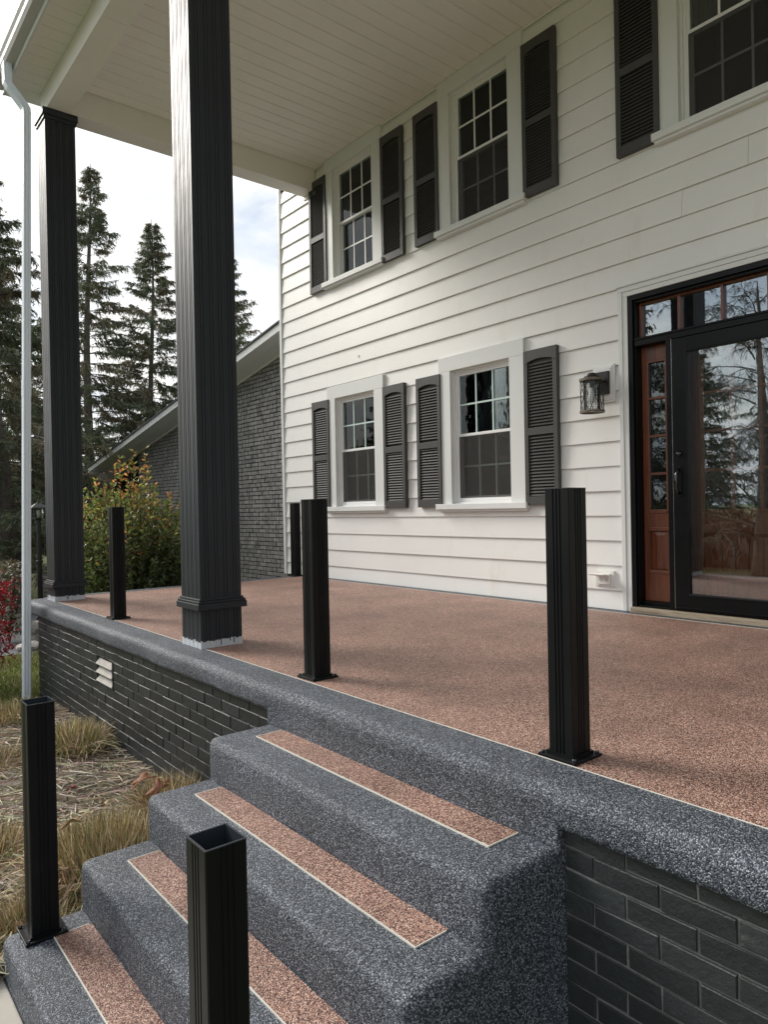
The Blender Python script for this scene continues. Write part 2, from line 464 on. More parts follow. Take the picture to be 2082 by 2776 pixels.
def lay_bricks(parent, spans, y, ztop, pitch, ncourse, m, keep, limit=300, skip=None, proud=.0, seed=1, Lb=.2035, joint=.0075):
    """bricks face -Y; spans = [(x0, x1)]; the `keep` test and the distance decide which become single objects"""
    r = random.Random(seed)
    bank = {}
    Hb = pitch-joint
    items = []
    for k in range(ncourse):
        z0 = ztop-(k+1)*pitch + joint*.5
        for (a, b) in spans:
            x = a - (.105 if k % 2 else 0) - r.uniform(0, .004)
            while x < b:
                xa, xb = max(x, a), min(x+Lb, b)
                if xb-xa > .03:
                    items.append((xa, xb, z0, k))
                x += Lb+joint
    out = []
    for xa, xb, z0, k in items:
        if skip and skip(xa, xb, z0, z0+Hb): continue
        out.append((xa, xb, z0))
    out.sort(key=lambda q: (0 if keep((q[0]+q[1])/2, q[2]) else 1, (Vector((q[0], y, q[2]))-CAMV).length))
    rest = MB()
    for i, (xa, xb, z0) in enumerate(out):
        ln = round((xb-xa)/.02)*.02 if xb-xa < Lb-.01 else Lb
        ln = max(.02, min(ln, xb-xa+.001))
        dy = r.uniform(-.0022, .0012)-proud; dz = r.uniform(-.0015, .0015)
        if i < limit and keep((xa+xb)/2, z0):
            key = (round(ln, 3), r.randrange(4))
            if key not in bank: bank[key] = brick_mesh('brick', key[0], Hb, .045, m, seed=hash(key) % 999)
            o = put('brick', bank[key], parent, (xa, y+dy, z0+dz))
            o.rotation_euler = (r.uniform(-.018, .018), r.uniform(-.008, .008), r.uniform(-.010, .010))
        else:
            rest.box(xa, xb, y+dy, y+dy+.045, z0+dz, z0+dz+Hb)
    if rest.v:
        o = rest.build('brick', m, parent); o['kind'] = 'stuff'

# ================================================================== PORCH
porch = thing('porch', 'raised porch with red and dark stone-chip floor on a charcoal painted brick base', 'porch', (-3, 3.4, GZ))
def P(o): o.matrix_parent_inverse = o.parent.matrix_basis.inverted(); return o
_build = MB.build
def build_p(s, name, mat_, parent=None, **kw):
    o = _build(s, name, mat_, parent, **kw)
    if parent is not None: o.matrix_parent_inverse = Matrix.Translation(-Vector(parent.matrix_basis.translation) if parent.type == 'EMPTY' else Vector((0, 0, 0)))
    return o
MB.build = build_p
_put = put
def put(name, me, parent=None, loc=None):
    o = _put(name, me, parent, loc)
    if parent is not None and parent.type == 'EMPTY':
        o.matrix_parent_inverse = Matrix.Translation(-Vector(parent.matrix_basis.translation))
    return o
SX0, SX1 = -3.11, -1.355            # steps, left and right
PX0 = -8.0
# red floor, border bands, white edge strips
fl = MB().box(PX0+.09, EAST, 1.961, 5.020, -.05, 0.0)
fl.build('floor_coating', M['stone_red'], porch)
bd = MB().box(PX0-.06, EAST, 5.0238, WY+.05, -.05, .001); bd.build('wall_border_coating', M['stone_dark'], porch)
bd = MB().box(PX0-.06, PX0+.086, 1.965, 5.020, -.05, .001); bd.build('end_border_coating', M['stone_dark'], porch)
MB().box(PX0+.10, EAST, 1.957, 1.9612, -.02, .0025).build('edge_strip', M['trimline'], porch)
MB().box(PX0+.10, EAST, 5.0202, 5.0236, -.02, .002).build('edge_strip', M['trimline'], porch)
# rounded dark cap (profile in Y,z) with a little hand-trowelled waviness along its length
capv = []; capf = []
prof = [(1.9568, 0.001), (1.90, .001), (1.85, -.001)]
for a in range(0, 91, 15): prof.append((1.811-.044*math.sin(R(a)), -.046+.044*math.cos(R(a))))
prof += [(1.767, -.10), (1.771, -.118), (1.785, -.127), (1.88, -.127)]
xs = list(np.arange(PX0-.06, EAST+.01, .07))
for i, x in enumerate(xs):
    for j, (yy, z) in enumerate(prof):
        wv = (.004*math.sin(x*5.3+j*.2)+.003*math.sin(x*13.1+1))*min(1, max(0, abs(x-(SX0+SX1)/2)-(SX1-SX0)/2-.02)/.3)
        e = max(0, 1-(x-(PX0-.06))/.06)           # rounded left end
        k = 1 if j > 1 else 0
        capv.append((x, yy+wv*k*(j > 2)+e*e*.03*(j > 4), z-(wv*.5*(j > 2 and j < 9))-e*e*.02*(j < 6)))
n = len(prof)
for i in range(len(xs)-1):
    for j in range(n-1):
        capf.append((i*n+j, (i+1)*n+j, (i+1)*n+j+1, i*n+j+1))
cap = raw('edge_cap', capv, capf, M['stone_dark'], porch, smooth=True)
cap.matrix_parent_inverse = Matrix.Translation(-Vector(porch.location))
# end face of the slab on the left
MB().box(PX0-.058, PX0+.3, 1.80, 5.14, -.126, -.052).build('slab_end', M['stone_dark'], porch)
# brick base: backing with mortar, then every brick
BY = 1.80
wb = MB()
wb.box(-7.63, -5.833, BY-.0002, BY+.3, GZ-.1, -.10); wb.box(-5.447, SX0+.05, BY-.0002, BY+.3, GZ-.1, -.10)
wb.box(-5.833, -5.447, BY-.0002, BY+.3, GZ-.1, -.458); wb.box(-5.833, -5.447, BY-.0002, BY+.3, -.252, -.10)
wb.box(-5.833, -5.447, BY+.031, BY+.3, -.458, -.252)
wb.build('mortar_bed', M['mortar'], porch)
MB().box(SX1-.05, EAST, BY+.0016, BY+.3, GZ-.1, -.101).build('mortar_bed', M['mortar_chalky'], porch)
MB().box(-7.62, -7.4, BY+.3, WY, GZ-.1, -.127).build('end_wall', M['brick'], porch)
VX0, VX1, VZ0, VZ1 = -5.83, -5.45, -.455, -.255
def skipv(xa, xb, z0, z1): return xb > VX0+.002 and xa < VX1-.002 and z1 > VZ0+.004 and z0 < VZ1-.004
lay_bricks(porch, [(-7.63, VX0), (VX1, SX0+.05)], BY-.002, -.109, .0692, 12, M['brick'], lambda x, z: in_view((x, BY, z)), 262, None, .002, 3)
# the courses above and below the vent run through
r_ = random.Random(5)
def vent_fill():
    for k in range(12):
        z0 = -.109-(k+1)*.0692+.0055
        if z0+.058 > VZ0+.004 and z0 < VZ1-.004: continue
        x = VX0 + .006
        while x < VX1-.03:
            xb = min(x+.183, VX1-.006)
            me = brick_mesh('brick', xb-x, .0582, .045, M['brick'], seed=k)
            put('brick', me, porch, (x, BY-.004+r_.uniform(-.003, .003), z0))
            x = xb+.011
vent_fill()
lay_bricks(porch, [(SX1+.002, EAST)], BY-.002, -.109, .0692, 12, M['brick'], lambda x, z: in_view((x, BY, z)) and x > SX1, 60, None, .002, 9)
# crawl space vent
MB().box(VX0+.003, VX1-.003, BY+.0195, BY+.03, VZ0, VZ1).build('vent_recess', M['darkhole'], porch)
for i in range(3):
    z = VZ1-.010-i*.066
    s = MB().prism([(BY-.018, z-.046), (BY-.013, z-.052), (BY+.016, z-.012), (BY+.012, z-.004)], VX0+.012, VX1-.012)
    s.build('vent_slat', M['slatwood'], porch)
fm = MB()
fm.box(VX0-.004, VX0+.012, BY-.010, BY+.02, VZ0-.01, VZ1+.006); fm.box(VX1-.012, VX1+.004, BY-.010, BY+.02, VZ0-.01, VZ1+.006)
fm.build('vent_frame', M['brick'], porch)

# ================================================================== STEPS
steps = thing('front_steps', 'four rounded dark stone-chip steps with red tread inlays below the porch edge', 'steps', (-2.2, 1.1, GZ))
TZ = [-.185, -.373, -.566, -.765]
RY = [1.775, 1.45, 1.155, .87, .575]
poly = [(1.86, GZ-.05), (1.86, TZ[0])]
for k in range(4):
    poly.append((RY[k+1], TZ[k]))
    if k < 3: poly.append((RY[k+1], TZ[k+1]))
poly.append((RY[4], GZ-.05))
bm = bmesh.new()
va = [bm.verts.new((SX0, y, z)) for y, z in poly]
vb = [bm.verts.new((SX1, y, z)) for y, z in poly]
bm.faces.new(va[::-1]); bm.faces.new(vb)
for i in range(len(poly)):
    j = (i+1) % len(poly); bm.faces.new((va[i], va[j], vb[j], vb[i]))
bmesh.ops.recalc_face_normals(bm, faces=bm.faces[:])
bm.edges.ensure_lookup_table()
sel = []
for e in bm.edges:
    a, c_ = e.verts[0].co, e.verts[1].co
    along_x = abs(a.x-c_.x) > .1
    if along_x:
        if any(abs(a.y-RY[k+1]) < 1e-4 and abs(a.z-TZ[k]) < 1e-4 for k in range(4)): sel.append(e)
    else:
        if min(a.z, c_.z) < GZ-.01 and max(a.z, c_.z) < GZ-.01: continue
        if a.y > 1.85 and c_.y > 1.85: continue
        sel.append(e)
bmesh.ops.bevel(bm, geom=sel, offset=.034, segments=4, profile=.5, affect='EDGES', clamp_overlap=True)
# cut lengthwise so the trowelled surface can undulate
for x in np.arange(SX0+.09, SX1-.05, .09):
    gm_ = bm.verts[:]+bm.edges[:]+bm.faces[:]
    bmesh.ops.bisect_plane(bm, geom=gm_, plane_co=(x, 0, 0), plane_no=(1, 0, 0))
for v in bm.verts:
    if SX0+.05 < v.co.x < SX1-.05 and v.co.z > GZ:
        v.co.y += .0035*math.sin(v.co.x*6.1+v.co.z*9)+.0025*math.sin(v.co.x*15+v.co.z*4)
me = bpy.data.meshes.new('stair_body'); bm.to_mesh(me); bm.free()
me.polygons.foreach_set('use_smooth', [True]*len(me.polygons))
me.materials.append(M['stone_dark'])
try: me.set_sharp_from_angle(angle=R(50))
except Exception: pass
put('stair_body', me, steps)
# riser under the porch cap
bevel(MB().box(SX0, SX1, 1.7674, 1.86, TZ[0]-.02, -.066).build('top_riser', M['stone_dark'], steps), .006)
FX0, FX1 = -2.955, -1.512
FY = [1.625, 1.318, 1.02, .73]
for k in range(4):
    s = MB().box(FX0, FX1, FY[k], RY[k]-.002-(.008 if k == 0 else 0), TZ[k]-.004, TZ[k]+.004)
    s.build('tread_inlay', M['stone_red'], steps)
    s = MB().box(FX0-.0035, FX1+.0035, FY[k]-.0038, FY[k]-.0002, TZ[k]-.004, TZ[k]+.0052)
    s.build('edge_strip', M['trimline'], steps)
    s = MB().box(FX0-.0032, FX0-.0005, FY[k], RY[k]-.013, TZ[k]-.004, TZ[k]+.0048)
    s.build('edge_strip', M['trimline'], steps)
    s = MB().box(FX1+.0005, FX1+.0032, FY[k], RY[k]-.013, TZ[k]-.004, TZ[k]+.0048)
    s.build('edge_strip', M['trimline'], steps)

# ================================================================== FLUTED SECTIONS
def fluted(half, grooves, gw, gd, rnd=.004):
    """closed square section with grooves; grooves = fractions along a side"""
    pts = []
    side = [(-half+rnd, 0.)]
    for gfr in sorted(grooves):
        c = -half+2*half*gfr
        side += [(c-gw/2, 0.), (c-gw/2+gd*.5, gd), (c+gw/2-gd*.5, gd), (c+gw/2, 0.)]
    side += [(half-rnd, 0.), ]
    for k in range(4):
        a = k*math.pi/2; ca, sa = math.cos(a), math.sin(a)
        for u, d in side:
            x, y = u, -half+d
            pts.append((ca*x-sa*y, sa*x+ca*y))
        # corner
    return pts
def shaft(mb, sec, c, z0, z1, top=True, bottom=True):
    n = len(sec)
    v = [(c[0]+x, c[1]+y, z0) for x, y in sec]+[(c[0]+x, c[1]+y, z1) for x, y in sec]
    f = [(i, (i+1) % n, n+(i+1) % n, n+i) for i in range(n)]
    if bottom: f.append(tuple(range(n))[::-1])
    if top: f.append(tuple(range(n, 2*n)))
    return mb.add(v, f)

# columns
CW = .144
colsec = fluted(CW, (.13, .20, .36, .43, .57, .64, .80, .87), .0070, .0040)
def column(cx, cy, zm0, zm1, zp, label):
    c = thing('porch_column', label, 'column', (cx, cy, 0), 'tall fluted porch columns')
    shaft(MB(), colsec, (cx, cy), zp, 4.835).build('shaft', M['column'], c)
    shaft(MB(), fluted(CW+.0012, (.13, .20, .36, .43, .57, .64, .80, .87), .0070, .0040), (cx, cy), .001, zp-.001).build('unpainted_foot', M['primer'], c)['label'] = 'bare white foot of the column with dark paint drips'
    # paint drips running down over the white foot
    rr = random.Random(int(abs(cx)*100))
    dm = MB()
    for face in range(2):
        u = -CW+.01
        while u < CW-.01:
            wd = rr.uniform(.008, .03); ln = rr.uniform(.002, .012) if rr.random() < .8 else rr.uniform(.02, .05)
            wd2 = wd if ln < .015 else .005
            if face == 0: dm.box(cx+u, cx+min(u+wd2, CW-.004), cy-CW-.0028, cy-CW-.0013, zp-ln, zp+.002)
            else: dm.box(cx+CW+.0013, cx+CW+.0028, cy+u, cy+min(u+wd2, CW-.004), zp-ln, zp+.002)
            u += wd
    dm.build('paint_drip', M['drip'], c)
    mm = MB()
    for (h, a, b_) in ((CW+.026, zm0, zm1-.030), (CW+.020, zm1-.030, zm1-.014), (CW+.010, zm1-.014, zm1)):
        mm.box(cx-h, cx+h, cy-h, cy+h, a+.0005, b_)
    bevel(mm.build('base_moulding', M['column'], c), .004)
    mm = MB()
    for (h, a, b_) in ((CW+.012, 4.80, 4.835), (CW+.024, 4.8352, 4.899)):
        mm.box(cx-h, cx+h, cy-h, cy+h, a, b_)
    bevel(mm.build('capital', M['column'], c), .006)
    return c
column(-4.362, 2.083, .243, .314, .052, 'tall charcoal fluted column standing nearest, left of the middle')
column(-7.722, 2.090, .135, .205, .055, 'far charcoal fluted column at the porch corner beside the downspout')
column(2.0, 2.083, .243, .314, .052, 'charcoal fluted column at the right end of the porch')

# railing posts
postsec = fluted(.05, (.36, .5, .64), .0075, .003, .003)
def rail_post(cx, cy, z0, h, label, hollow=True, grooves=True):
    p_ = thing('railing_post', label, 'post', (cx, cy, z0), 'black railing posts without rails')
    sec = postsec; n = len(sec)
    inner = [(-.0455, -.0455), (.0455, -.0455), (.0455, .0455), (-.0455, .0455)]
    mb = MB()
    shaft(mb, sec, (cx, cy), z0+.008, z0+h, top=False)
    b0 = mb.build('tube', M['rail'], p_)
    mi = MB()
    iv = [(cx+x, cy+y, z0+.05) for x, y in inner]+[(cx+x, cy+y, z0+h-.0005) for x, y in inner]
    mi.add(iv, [(0, 4, 5, 1), (1, 5, 6, 2), (2, 6, 7, 3), (3, 7, 4, 0), (0, 1, 2, 3)])
    mi.build('tube_inside', M['railin'], p_, fix=False)
    rim = MB()
    o_ = .0502; i_ = .0454
    for a in ((-o_, o_, -o_, -i_), (-o_, o_, i_, o_), (-o_, -i_, -i_, i_), (i_, o_, -i_, i_)):
        rim.box(cx+a[0], cx+a[1], cy+a[2], cy+a[3], z0+h-.002, z0+h+.0005)
    rim.build('rim', M['railin'], p_)
    pl = MB().box(cx-.077, cx+.077, cy-.077, cy+.077, z0+.001, z0+.011)
    bevel(pl.build('base_plate', M['rail'], p_), .002)
    wl = MB()
    for a in ((-.056, .056, -.056, -.0505), (-.056, .056, .0505, .056), (-.056, -.0505, -.0505, .0505), (.0505, .056, -.0505, .0505)):
        wl.box(cx+a[0], cx+a[1], cy+a[2], cy+a[3], z0+.0112, z0+.02)
    wl.build('collar', M['rail'], p_)
    for sx in (-1, 1):
        for sy in (-1, 1):
            MB().lathe([(0, .019), (.005, .0195), (.0075, .016), (.0075, .012), (.011, .0118), (.011, .0112)], (cx+sx*.065, cy+sy*.065, z0), 8).build('bolt', M['dsteel'], p_)
    return p_
rail_post(-1.512, 2.043, 0, .922, 'black railing post standing at the right front edge of the red porch floor')
rail_post(-3.085, 2.055, 0, .918, 'black railing post in the middle of the front edge, right of the near column')
rail_post(-5.965, 2.018, 0, .918, 'black railing post between the two tall columns')
rail_post(-7.99, 5.02, 0, .955, 'black railing post at the far end of the porch against the white siding')
rail_post(-3.028, .705, TZ[3], .905, 'black railing post on the left end of the bottom step, hollow top open')
rail_post(-1.478, .705, TZ[3], .905, 'black railing post on the right of the bottom step, nearest, hollow top open')

# ================================================================== HOUSE
house = thing('house', 'two-storey white lap-sided house with grey shutters and a dark framed entrance', 'house', (-3, 6, GZ))
# window list: casing x0, x1, sill bottom, header top
WIN = [('low', -7.333, -6.228, .818, 2.372), ('low', -5.325, -4.21, .818, 2.386),
       ('up', -7.312, -6.197, 3.59, 5.158), ('up', -5.275, -4.175, 3.59, 5.158), ('up', -2.868, -1.765, 3.59, 5.158)]
OPEN = []
for kind, x0, x1, zb, zt in WIN:
    OPEN.append((x0+.12, x1-.12, zb+.04, zt-.10))
OPEN.append((-3.20, -1.42, -.2, 2.54))       # entrance
# lap siding, one board per course, cut round the openings
def siding_course(za, zb):
    JOINTS = [CORNER+1.0+random.uniform(0, 3.4)+k*3.66 for k in range(4)]
    def piece(x0, x1, c0, c1, jo=0.):
        for jx in JOINTS:
            if x0+.25 < jx < x1-.25 and c0 == za and c1 == zb:
                piece(x0, jx-.0008, c0, c1, jo); piece(jx+.0008, x1, c0, c1, .0022-jo); return
        mb = MB()
        def yy(z): return WY-.021-jo+.017*(z-za)/(zb-za)
        lip = .012 if abs(c0-za) < 1e-6 else .002
        pr_ = [(yy(c0)+lip, c0+.001), (yy(c0), c0), (yy(c0)-.0005, c0+.006), (yy(c1), c1), (WY+.008, c1), (WY+.008, c0+.001)]
        mb.prism(pr_, x0, x1).build('siding_board', M['siding'], house)
    cuts = [o for o in OPEN if o[3] > za and o[2] < zb]
    cuts.sort()
    x = CORNER+.012
    for o in cuts:
        piece(x, o[0], za, zb)
        if o[2] > za+.004: piece(o[0], o[1], za, o[2])
        if o[3] < zb-.004: piece(o[0], o[1], o[3], zb)
        x = o[1]
    piece(x, EAST+2, za, zb)
zs = [.003]+[.16+.2025*k for k in range(26)]
for i in range(len(zs)-1):
    za, zb = zs[i], min(zs[i+1], CEIL-.002)
    if zb-za < .02: continue
    siding_course(za, zb-.0006)
# rough wall behind, with the openings left free
bw = MB()
def wall_with_holes(mb, x0, x1, y0, y1, z0, z1, holes):
    cx = sorted({x0, x1, *[h[0] for h in holes], *[h[1] for h in holes]}); cz = sorted({z0, z1, *[max(z0, h[2]) for h in holes], *[h[3] for h in holes]})
    for i in range(len(cx)-1):
        for j in range(len(cz)-1):
            mx_, mz_ = (cx[i]+cx[i+1])/2, (cz[j]+cz[j+1])/2
            if any(h[0] < mx_ < h[1] and h[2] < mz_ < h[3] for h in holes): continue
            mb.box(cx[i], cx[i+1], y0, y1, cz[j], cz[j+1])
wall_with_holes(bw, CORNER+.02, EAST+2, WY+.010, WY+.16, -.9, 5.6, OPEN)
bw.build('inner_wall', M['interior'], house)
# side wall, back and rooms so the house is a closed body
MB().box(CORNER+.005, CORNER+.15, WY+.17, 12, -.9, 7.2).build('side_wall', M['siding'], house)
MB().box(CORNER+.01, EAST+2, 11.9, 12.05, -.9, 7.2).build('back_wall', M['siding'], house)
MB().box(CORNER+.16, EAST+2, WY+.161, 11.8, 5.25, 5.45).build('upper_floor', M['interior'], house)
cb_ = MB().box(CORNER-.02, CORNER+.035, WY-.034, WY-.0005, .002, 5.6).box(CORNER-.02, CORNER+.004, WY, WY+.10, .002, 5.6)
bevel(cb_.build('corner_board', M['trim'], house), .004)
MB().box(CORNER-.05, EAST+2, WY-.005, WY+.16, 5.62, 7.25).build('upper_wall', M['siding'], house)

def window(x0, x1, zb, zt, kind):
    up = kind == 'up'
    sill_t = zb+.078
    hd = .150
    li, ri = x0+.165, x1-.172           # opening between the casings
    f0 = WY-.045
    w_ = MB()
    w_.box(x0, li, f0, WY-.001, sill_t, zt-hd)
    w_.box(ri, x1, f0, WY-.001, sill_t, zt-hd)
    w_.box(x0, x1, f0-.0005, WY-.001, zt-hd+.0012, zt)
    if up: w_.box(x0+.002, x1-.002, f0+.006, WY-.001, zt-.004, CEIL-.001)
    win = bevel(w_.build('window', M['trim'], house), .002)
    s = MB().box(x0-.035, x1+.035, f0-.042, WY-.001, zb+.022, sill_t-.001).box(x0-.02, x1+.02, f0-.020, WY-.001, zb, zb+.022)
    bevel(s.build('sill', M['trim'], win), .003)
    # reveal / vinyl frame
    top = zt-hd; bot = sill_t
    fr = MB()
    d0, d1 = WY-.001, WY+.12
    fr.box(li-.01, li+.014, d0, d1, bot-.01, top+.01); fr.box(ri-.014, ri+.01, d0, d1, bot-.01, top+.01)
    fr.box(li+.014, ri-.014, d0, d1, top-.014, top+.01); fr.box(li+.014, ri-.014, d0, d1, bot-.01, bot+.014)
    # stepped track
    fr.box(li+.014, li+.034, WY+.022, d1, bot+.014, top-.014); fr.box(ri-.034, ri-.014, WY+.022, d1, bot+.014, top-.014)
    fr.box(li+.034, ri-.034, WY+.022, d1, top-.032, top-.014); fr.box(li+.034, ri-.034, WY+.018, d1, bot+.014, bot+.042)
    bevel(fr.build('frame', M['vinyl'], win), .0015)
    gl, gr = li+.034, ri-.034
    gt = top-.032; gb = bot+.042
    mid = gb+(gt-gb)*.508
    def sash(za, zb_, y, st, grid):
        s = MB()
        s.box(gl, gl+st, y-.014, y+.014, za, zb_); s.box(gr-st, gr, y-.014, y+.014, za, zb_)
        s.box(gl+st, gr-st, y-.014, y+.014, zb_-st, zb_); s.box(gl+st, gr-st, y-.0142, y+.014, za, za+st*1.15)
        bevel(s.build('sash', M['vinyl'], win), .0015)
        a, b_, c0, c1 = gl+st, gr-st, za+st*1.15, zb_-st
        MB().box(a-.004, b_+.004, y-.003, y+.003, c0-.004, c1+.004).build('pane', M['glass_window'], win)
        gmb = MB(); bwid = .017
        for i in (1, 2):
            xx = a+(b_-a)*i/3; gmb.box(xx-bwid/2, xx+bwid/2, y-.009, y-.0035, c0, c1)
        zz_ = (c0+c1)/2
        for i in range(3):
            xa = a+(b_-a)*i/3+(bwid/2 if i else 0); xb = a+(b_-a)*(i+1)/3-(bwid/2 if i < 2 else 0)
            gmb.box(xa, xb, y-.009, y-.0035, zz_-bwid/2, zz_+bwid/2)
        gmb.build('grille', grid, win)
    sash(mid-.012, gt, WY+.046, .024, M['mint'] if not up else M['vinyl'])
    sash(gb, mid+.018, WY+.080, .030, M['mint'] if not up else M['vinyl'])
    # insect screen frame over the lower sash
    s = MB()
    y = WY+.030
    s.box(gl, gl+.014, y-.006, y+.006, gb, mid-.012); s.box(gr-.014, gr, y-.006, y+.006, gb, mid-.012)
    s.box(gl+.014, gr-.014, y-.006, y+.006, gb, gb+.014)
    s.build('screen_frame', M['vinyl'], win)
    if not (up and x0 < -7): MB().box(gl+.014, gr-.014, y-.0006, y+.0006, gb+.014, mid-.012).build('insect_screen', M['screen'], win)
    # room behind
    rm = MB(); yb = WY+.9
    a, b_ = x0+.0, x1-.0
    rm.add([(a, WY+.162, zb-.1), (b_, WY+.162, zb-.1), (b_, yb, zb-.1), (a, yb, zb-.1), (a, WY+.162, zt+.05), (b_, WY+.162, zt+.05), (b_, yb, zt+.05), (a, yb, zt+.05)],
           [(0, 1, 2, 3), (4, 7, 6, 5), (3, 2, 6, 7), (0, 3, 7, 4), (1, 5, 6, 2)])
    rm.build('dark_room', M['interior'], win, fix=False)
    # hanging curtain folds at both sides
    cu = MB(); pts = []
    for side in (0, 1):
        base = gl-.02 if side == 0 else gr-.16
        n_ = 16
        v = []; f = []
        for i in range(n_+1):
            xx = base+.18*i/n_; yy = WY+.24+.018*math.sin(i*1.9)
            v += [(xx, yy, bot-.05), (xx+.03*(1-2*side)*0, yy, top+.03)]
        for i in range(n_): f.append((2*i, 2*i+2, 2*i+3, 2*i+1))
        cu.add(v, f)
    cu.build('curtain', M['curtain'], win, fix=False, smooth=True)
    return win
# see-through mesh screen
m, t, b = mat('insect_screen_mesh')
b.inputs['Base Color'].default_value = (.045, .042, .040, 1); b.inputs['Roughness'].default_value = .8
tr = t.nodes.new('ShaderNodeBsdfTransparent'); mx = t.nodes.new('ShaderNodeMixShader'); mx.inputs[0].default_value = .42
t.links.new(tr.outputs[0], mx.inputs[1]); t.links.new(b.outputs[0], mx.inputs[2]); t.links.new(mx.outputs[0], t.nodes['Material Output'].inputs[0])
M['screen'] = m
for kind, x0, x1, zb, zt in WIN: window(x0, x1, zb, zt, kind)

# small dark chip in the siding between the storeys
for (x0_, x1_, z0_, z1_) in ((-6.715, -6.685, 2.664, 2.669), (-6.690, -6.683, 2.640, 2.655), (-6.706, -6.697, 2.650, 2.654)):
    MB().box(x0_, x1_, WY-.0188, WY-.0155, z0_, z1_).build('paint_chip', M['darkhole'], house)

# louvred shutters
slat_me = MB().prism([(-.010, -.011), (-.0135, -.006), (.004, .0135), (.009, .012)], 0, .27).mesh('slat', M['shutter'])
def shutter(x0, z0, w_, h):
    st = .044; y0, y1 = WY-.062, WY-.020
    top_r, bot_r, mid_r = .085, .075, .066
    s = MB()
    s.box(x0, x0+st, y0, y1, z0, z0+h); s.box(x0+w_-st, x0+w_, y0, y1, z0, z0+h)
    a, b_ = x0+st, x0+w_-st
    s.box(a, b_, y0+.0004, y1, z0, z0+bot_r)
    zm = z0+h*.475
    s.box(a, b_, y0+.0004, y1, zm-mid_r/2, zm+mid_r/2)
    # arched top rail
    n_ = 12; zt = z0+h
    v = []; f = []
    lo = []
    for i in range(n_+1):
        u = i/n_; x = a+(b_-a)*u
        d = .085+.022*(1-math.sin(math.pi*min(1, max(0, u)))**.8)
        lo.append((x, zt-d))
    pts = [(a, zt)]+[p for p in lo]+[(b_, zt)]
    s.prism(pts, y0+.0004, y1, 'y')
    s.box(x0+.006, x0+w_-.006, y1-.004, y1+.002, z0+.006, z0+h-.006)      # dark back sheet
    sh = bevel(s.build('shutter', M['shutter'], house), .0015)
    pitch = .0285
    z = z0+bot_r+.014
    while z < zt-.105:
        if not (zm-mid_r/2-.010 < z < zm+mid_r/2+.012):
            o = put('slat', slat_me, sh, (a, y0+.019, z)); o.scale.x = (b_-a)/.27
        z += pitch
    for (sx, sz) in ((x0+.021, z0+.105), (x0+w_-.021, z0+.105), (x0+.021, zt-.12), (x0+w_-.021, zt-.12)):
        c = MB().prism([(sx+.006*math.cos(k*math.pi/4), sz+.006*math.sin(k*math.pi/4)) for k in range(8)], y0-.004, y0+.001, 'y')
        c.build('screw', M['ironblack'], sh)
SH = [(-7.655, .866, 1.36), (-6.222, .866, 1.36), (-5.660, .866, 1.362), (-4.200, .868, 1.385),
      (-7.635, 3.602, 1.396), (-6.188, 3.605, 1.39), (-5.632, 3.618, 1.378), (-4.168, 3.625, 1.366), (-3.217, 3.615, 1.38), (-1.752, 3.615, 1.38)]
for x, z, h in SH: shutter(x, z, .366, h)

# ---------------------------------------------------------------- entrance
# white casing
tr_ = MB()
for (a, b_, y) in ((-3.247, -3.210, WY-.034), (-3.210, -3.168, WY-.026)):
    tr_.box(a, b_, y, WY+.012, .003, 2.512 if a > -3.24 else 2.55)
tr_.box(-3.210, -1.30, WY-.0262, WY+.012, 2.512, 2.550); tr_.box(-3.247, -1.30, WY-.0342, WY+.012, 2.5505, 2.588)
tr_.box(-3.260, -1.29, WY-.046, WY+.012, 2.5885, 2.602)
tr_.box(-1.43, -1.355, WY-.026, WY+.012, .003, 2.512); tr_.box(-1.355, -1.31, WY-.034, WY+.012, .003, 2.55)
bevel(tr_.build('door_casing', M['trim'], house), .003)
# black outer frame and transom bar
bf_ = MB()
bf_.box(-3.168, -3.128, WY-.020, WY+.20, .045, 2.511); bf_.box(-1.47, -1.43, WY-.020, WY+.20, .045, 2.511)
bf_.box(-3.128, -1.47, WY-.0201, WY+.20, 2.470, 2.5108)
bf_.box(-3.128, -3.114, WY+.004, WY+.20, .045, 2.47); bf_.box(-1.484, -1.47, WY+.004, WY+.20, .045, 2.47)
bf_.box(-3.114, -1.484, WY+.004, WY+.20, 2.452, 2.4698)
bf_.box(-3.114, -1.484, WY-.012, WY+.20, 2.105, 2.150); bf_.box(-3.114, -1.484, WY-.020, WY+.012, 2.150, 2.166)
bf_.box(-3.114, -1.484, WY-.010, WY+.20, .045, .060)
fr_ = bevel(bf_.build('entry_frame', M['black'], house), .002)
# mullions left and right of the storm door
ml = MB().box(-2.852, -2.812, WY-.016, WY+.20, .060, 2.105).box(-1.86, -1.82, WY-.016, WY+.20, .060, 2.105)
bevel(ml.build('mullion', M['black'], fr_), .002)
MB().box(-2.8118, -2.806, WY-.014, WY+.02, .062, 2.104).build('metal_seal', M['steel'], fr_)
# timber threshold
bevel(MB().box(-3.165, -1.43, WY-.062, WY+.06, .0015, .044).build('threshold_board', M['threshold'], house), .004)
# transom lights
tm = MB()
ty = WY+.075
for x in (-3.114, -2.79, -2.462, -2.14, -1.82, -1.505):
    tm.box(x, x+.021, ty-.02, ty+.02, 2.166, 2.452)
tm.box(-3.093, -1.505, ty-.0198, ty+.02, 2.1661, 2.182); tm.box(-3.093, -1.505, ty-.0198, ty+.02, 2.437, 2.4519)
trn = bevel(tm.build('transom', M['doorwood'], house), .003)
xl = [-3.093, -2.79, -2.462, -2.14, -1.82, -1.505]
for i in range(5):
    a = xl[i]+(.021 if i else 0)
    MB().box(a-.003, xl[i+1]+.003, ty+.006, ty+.012, 2.180, 2.439).build('pane', M['glass_storm'], trn)
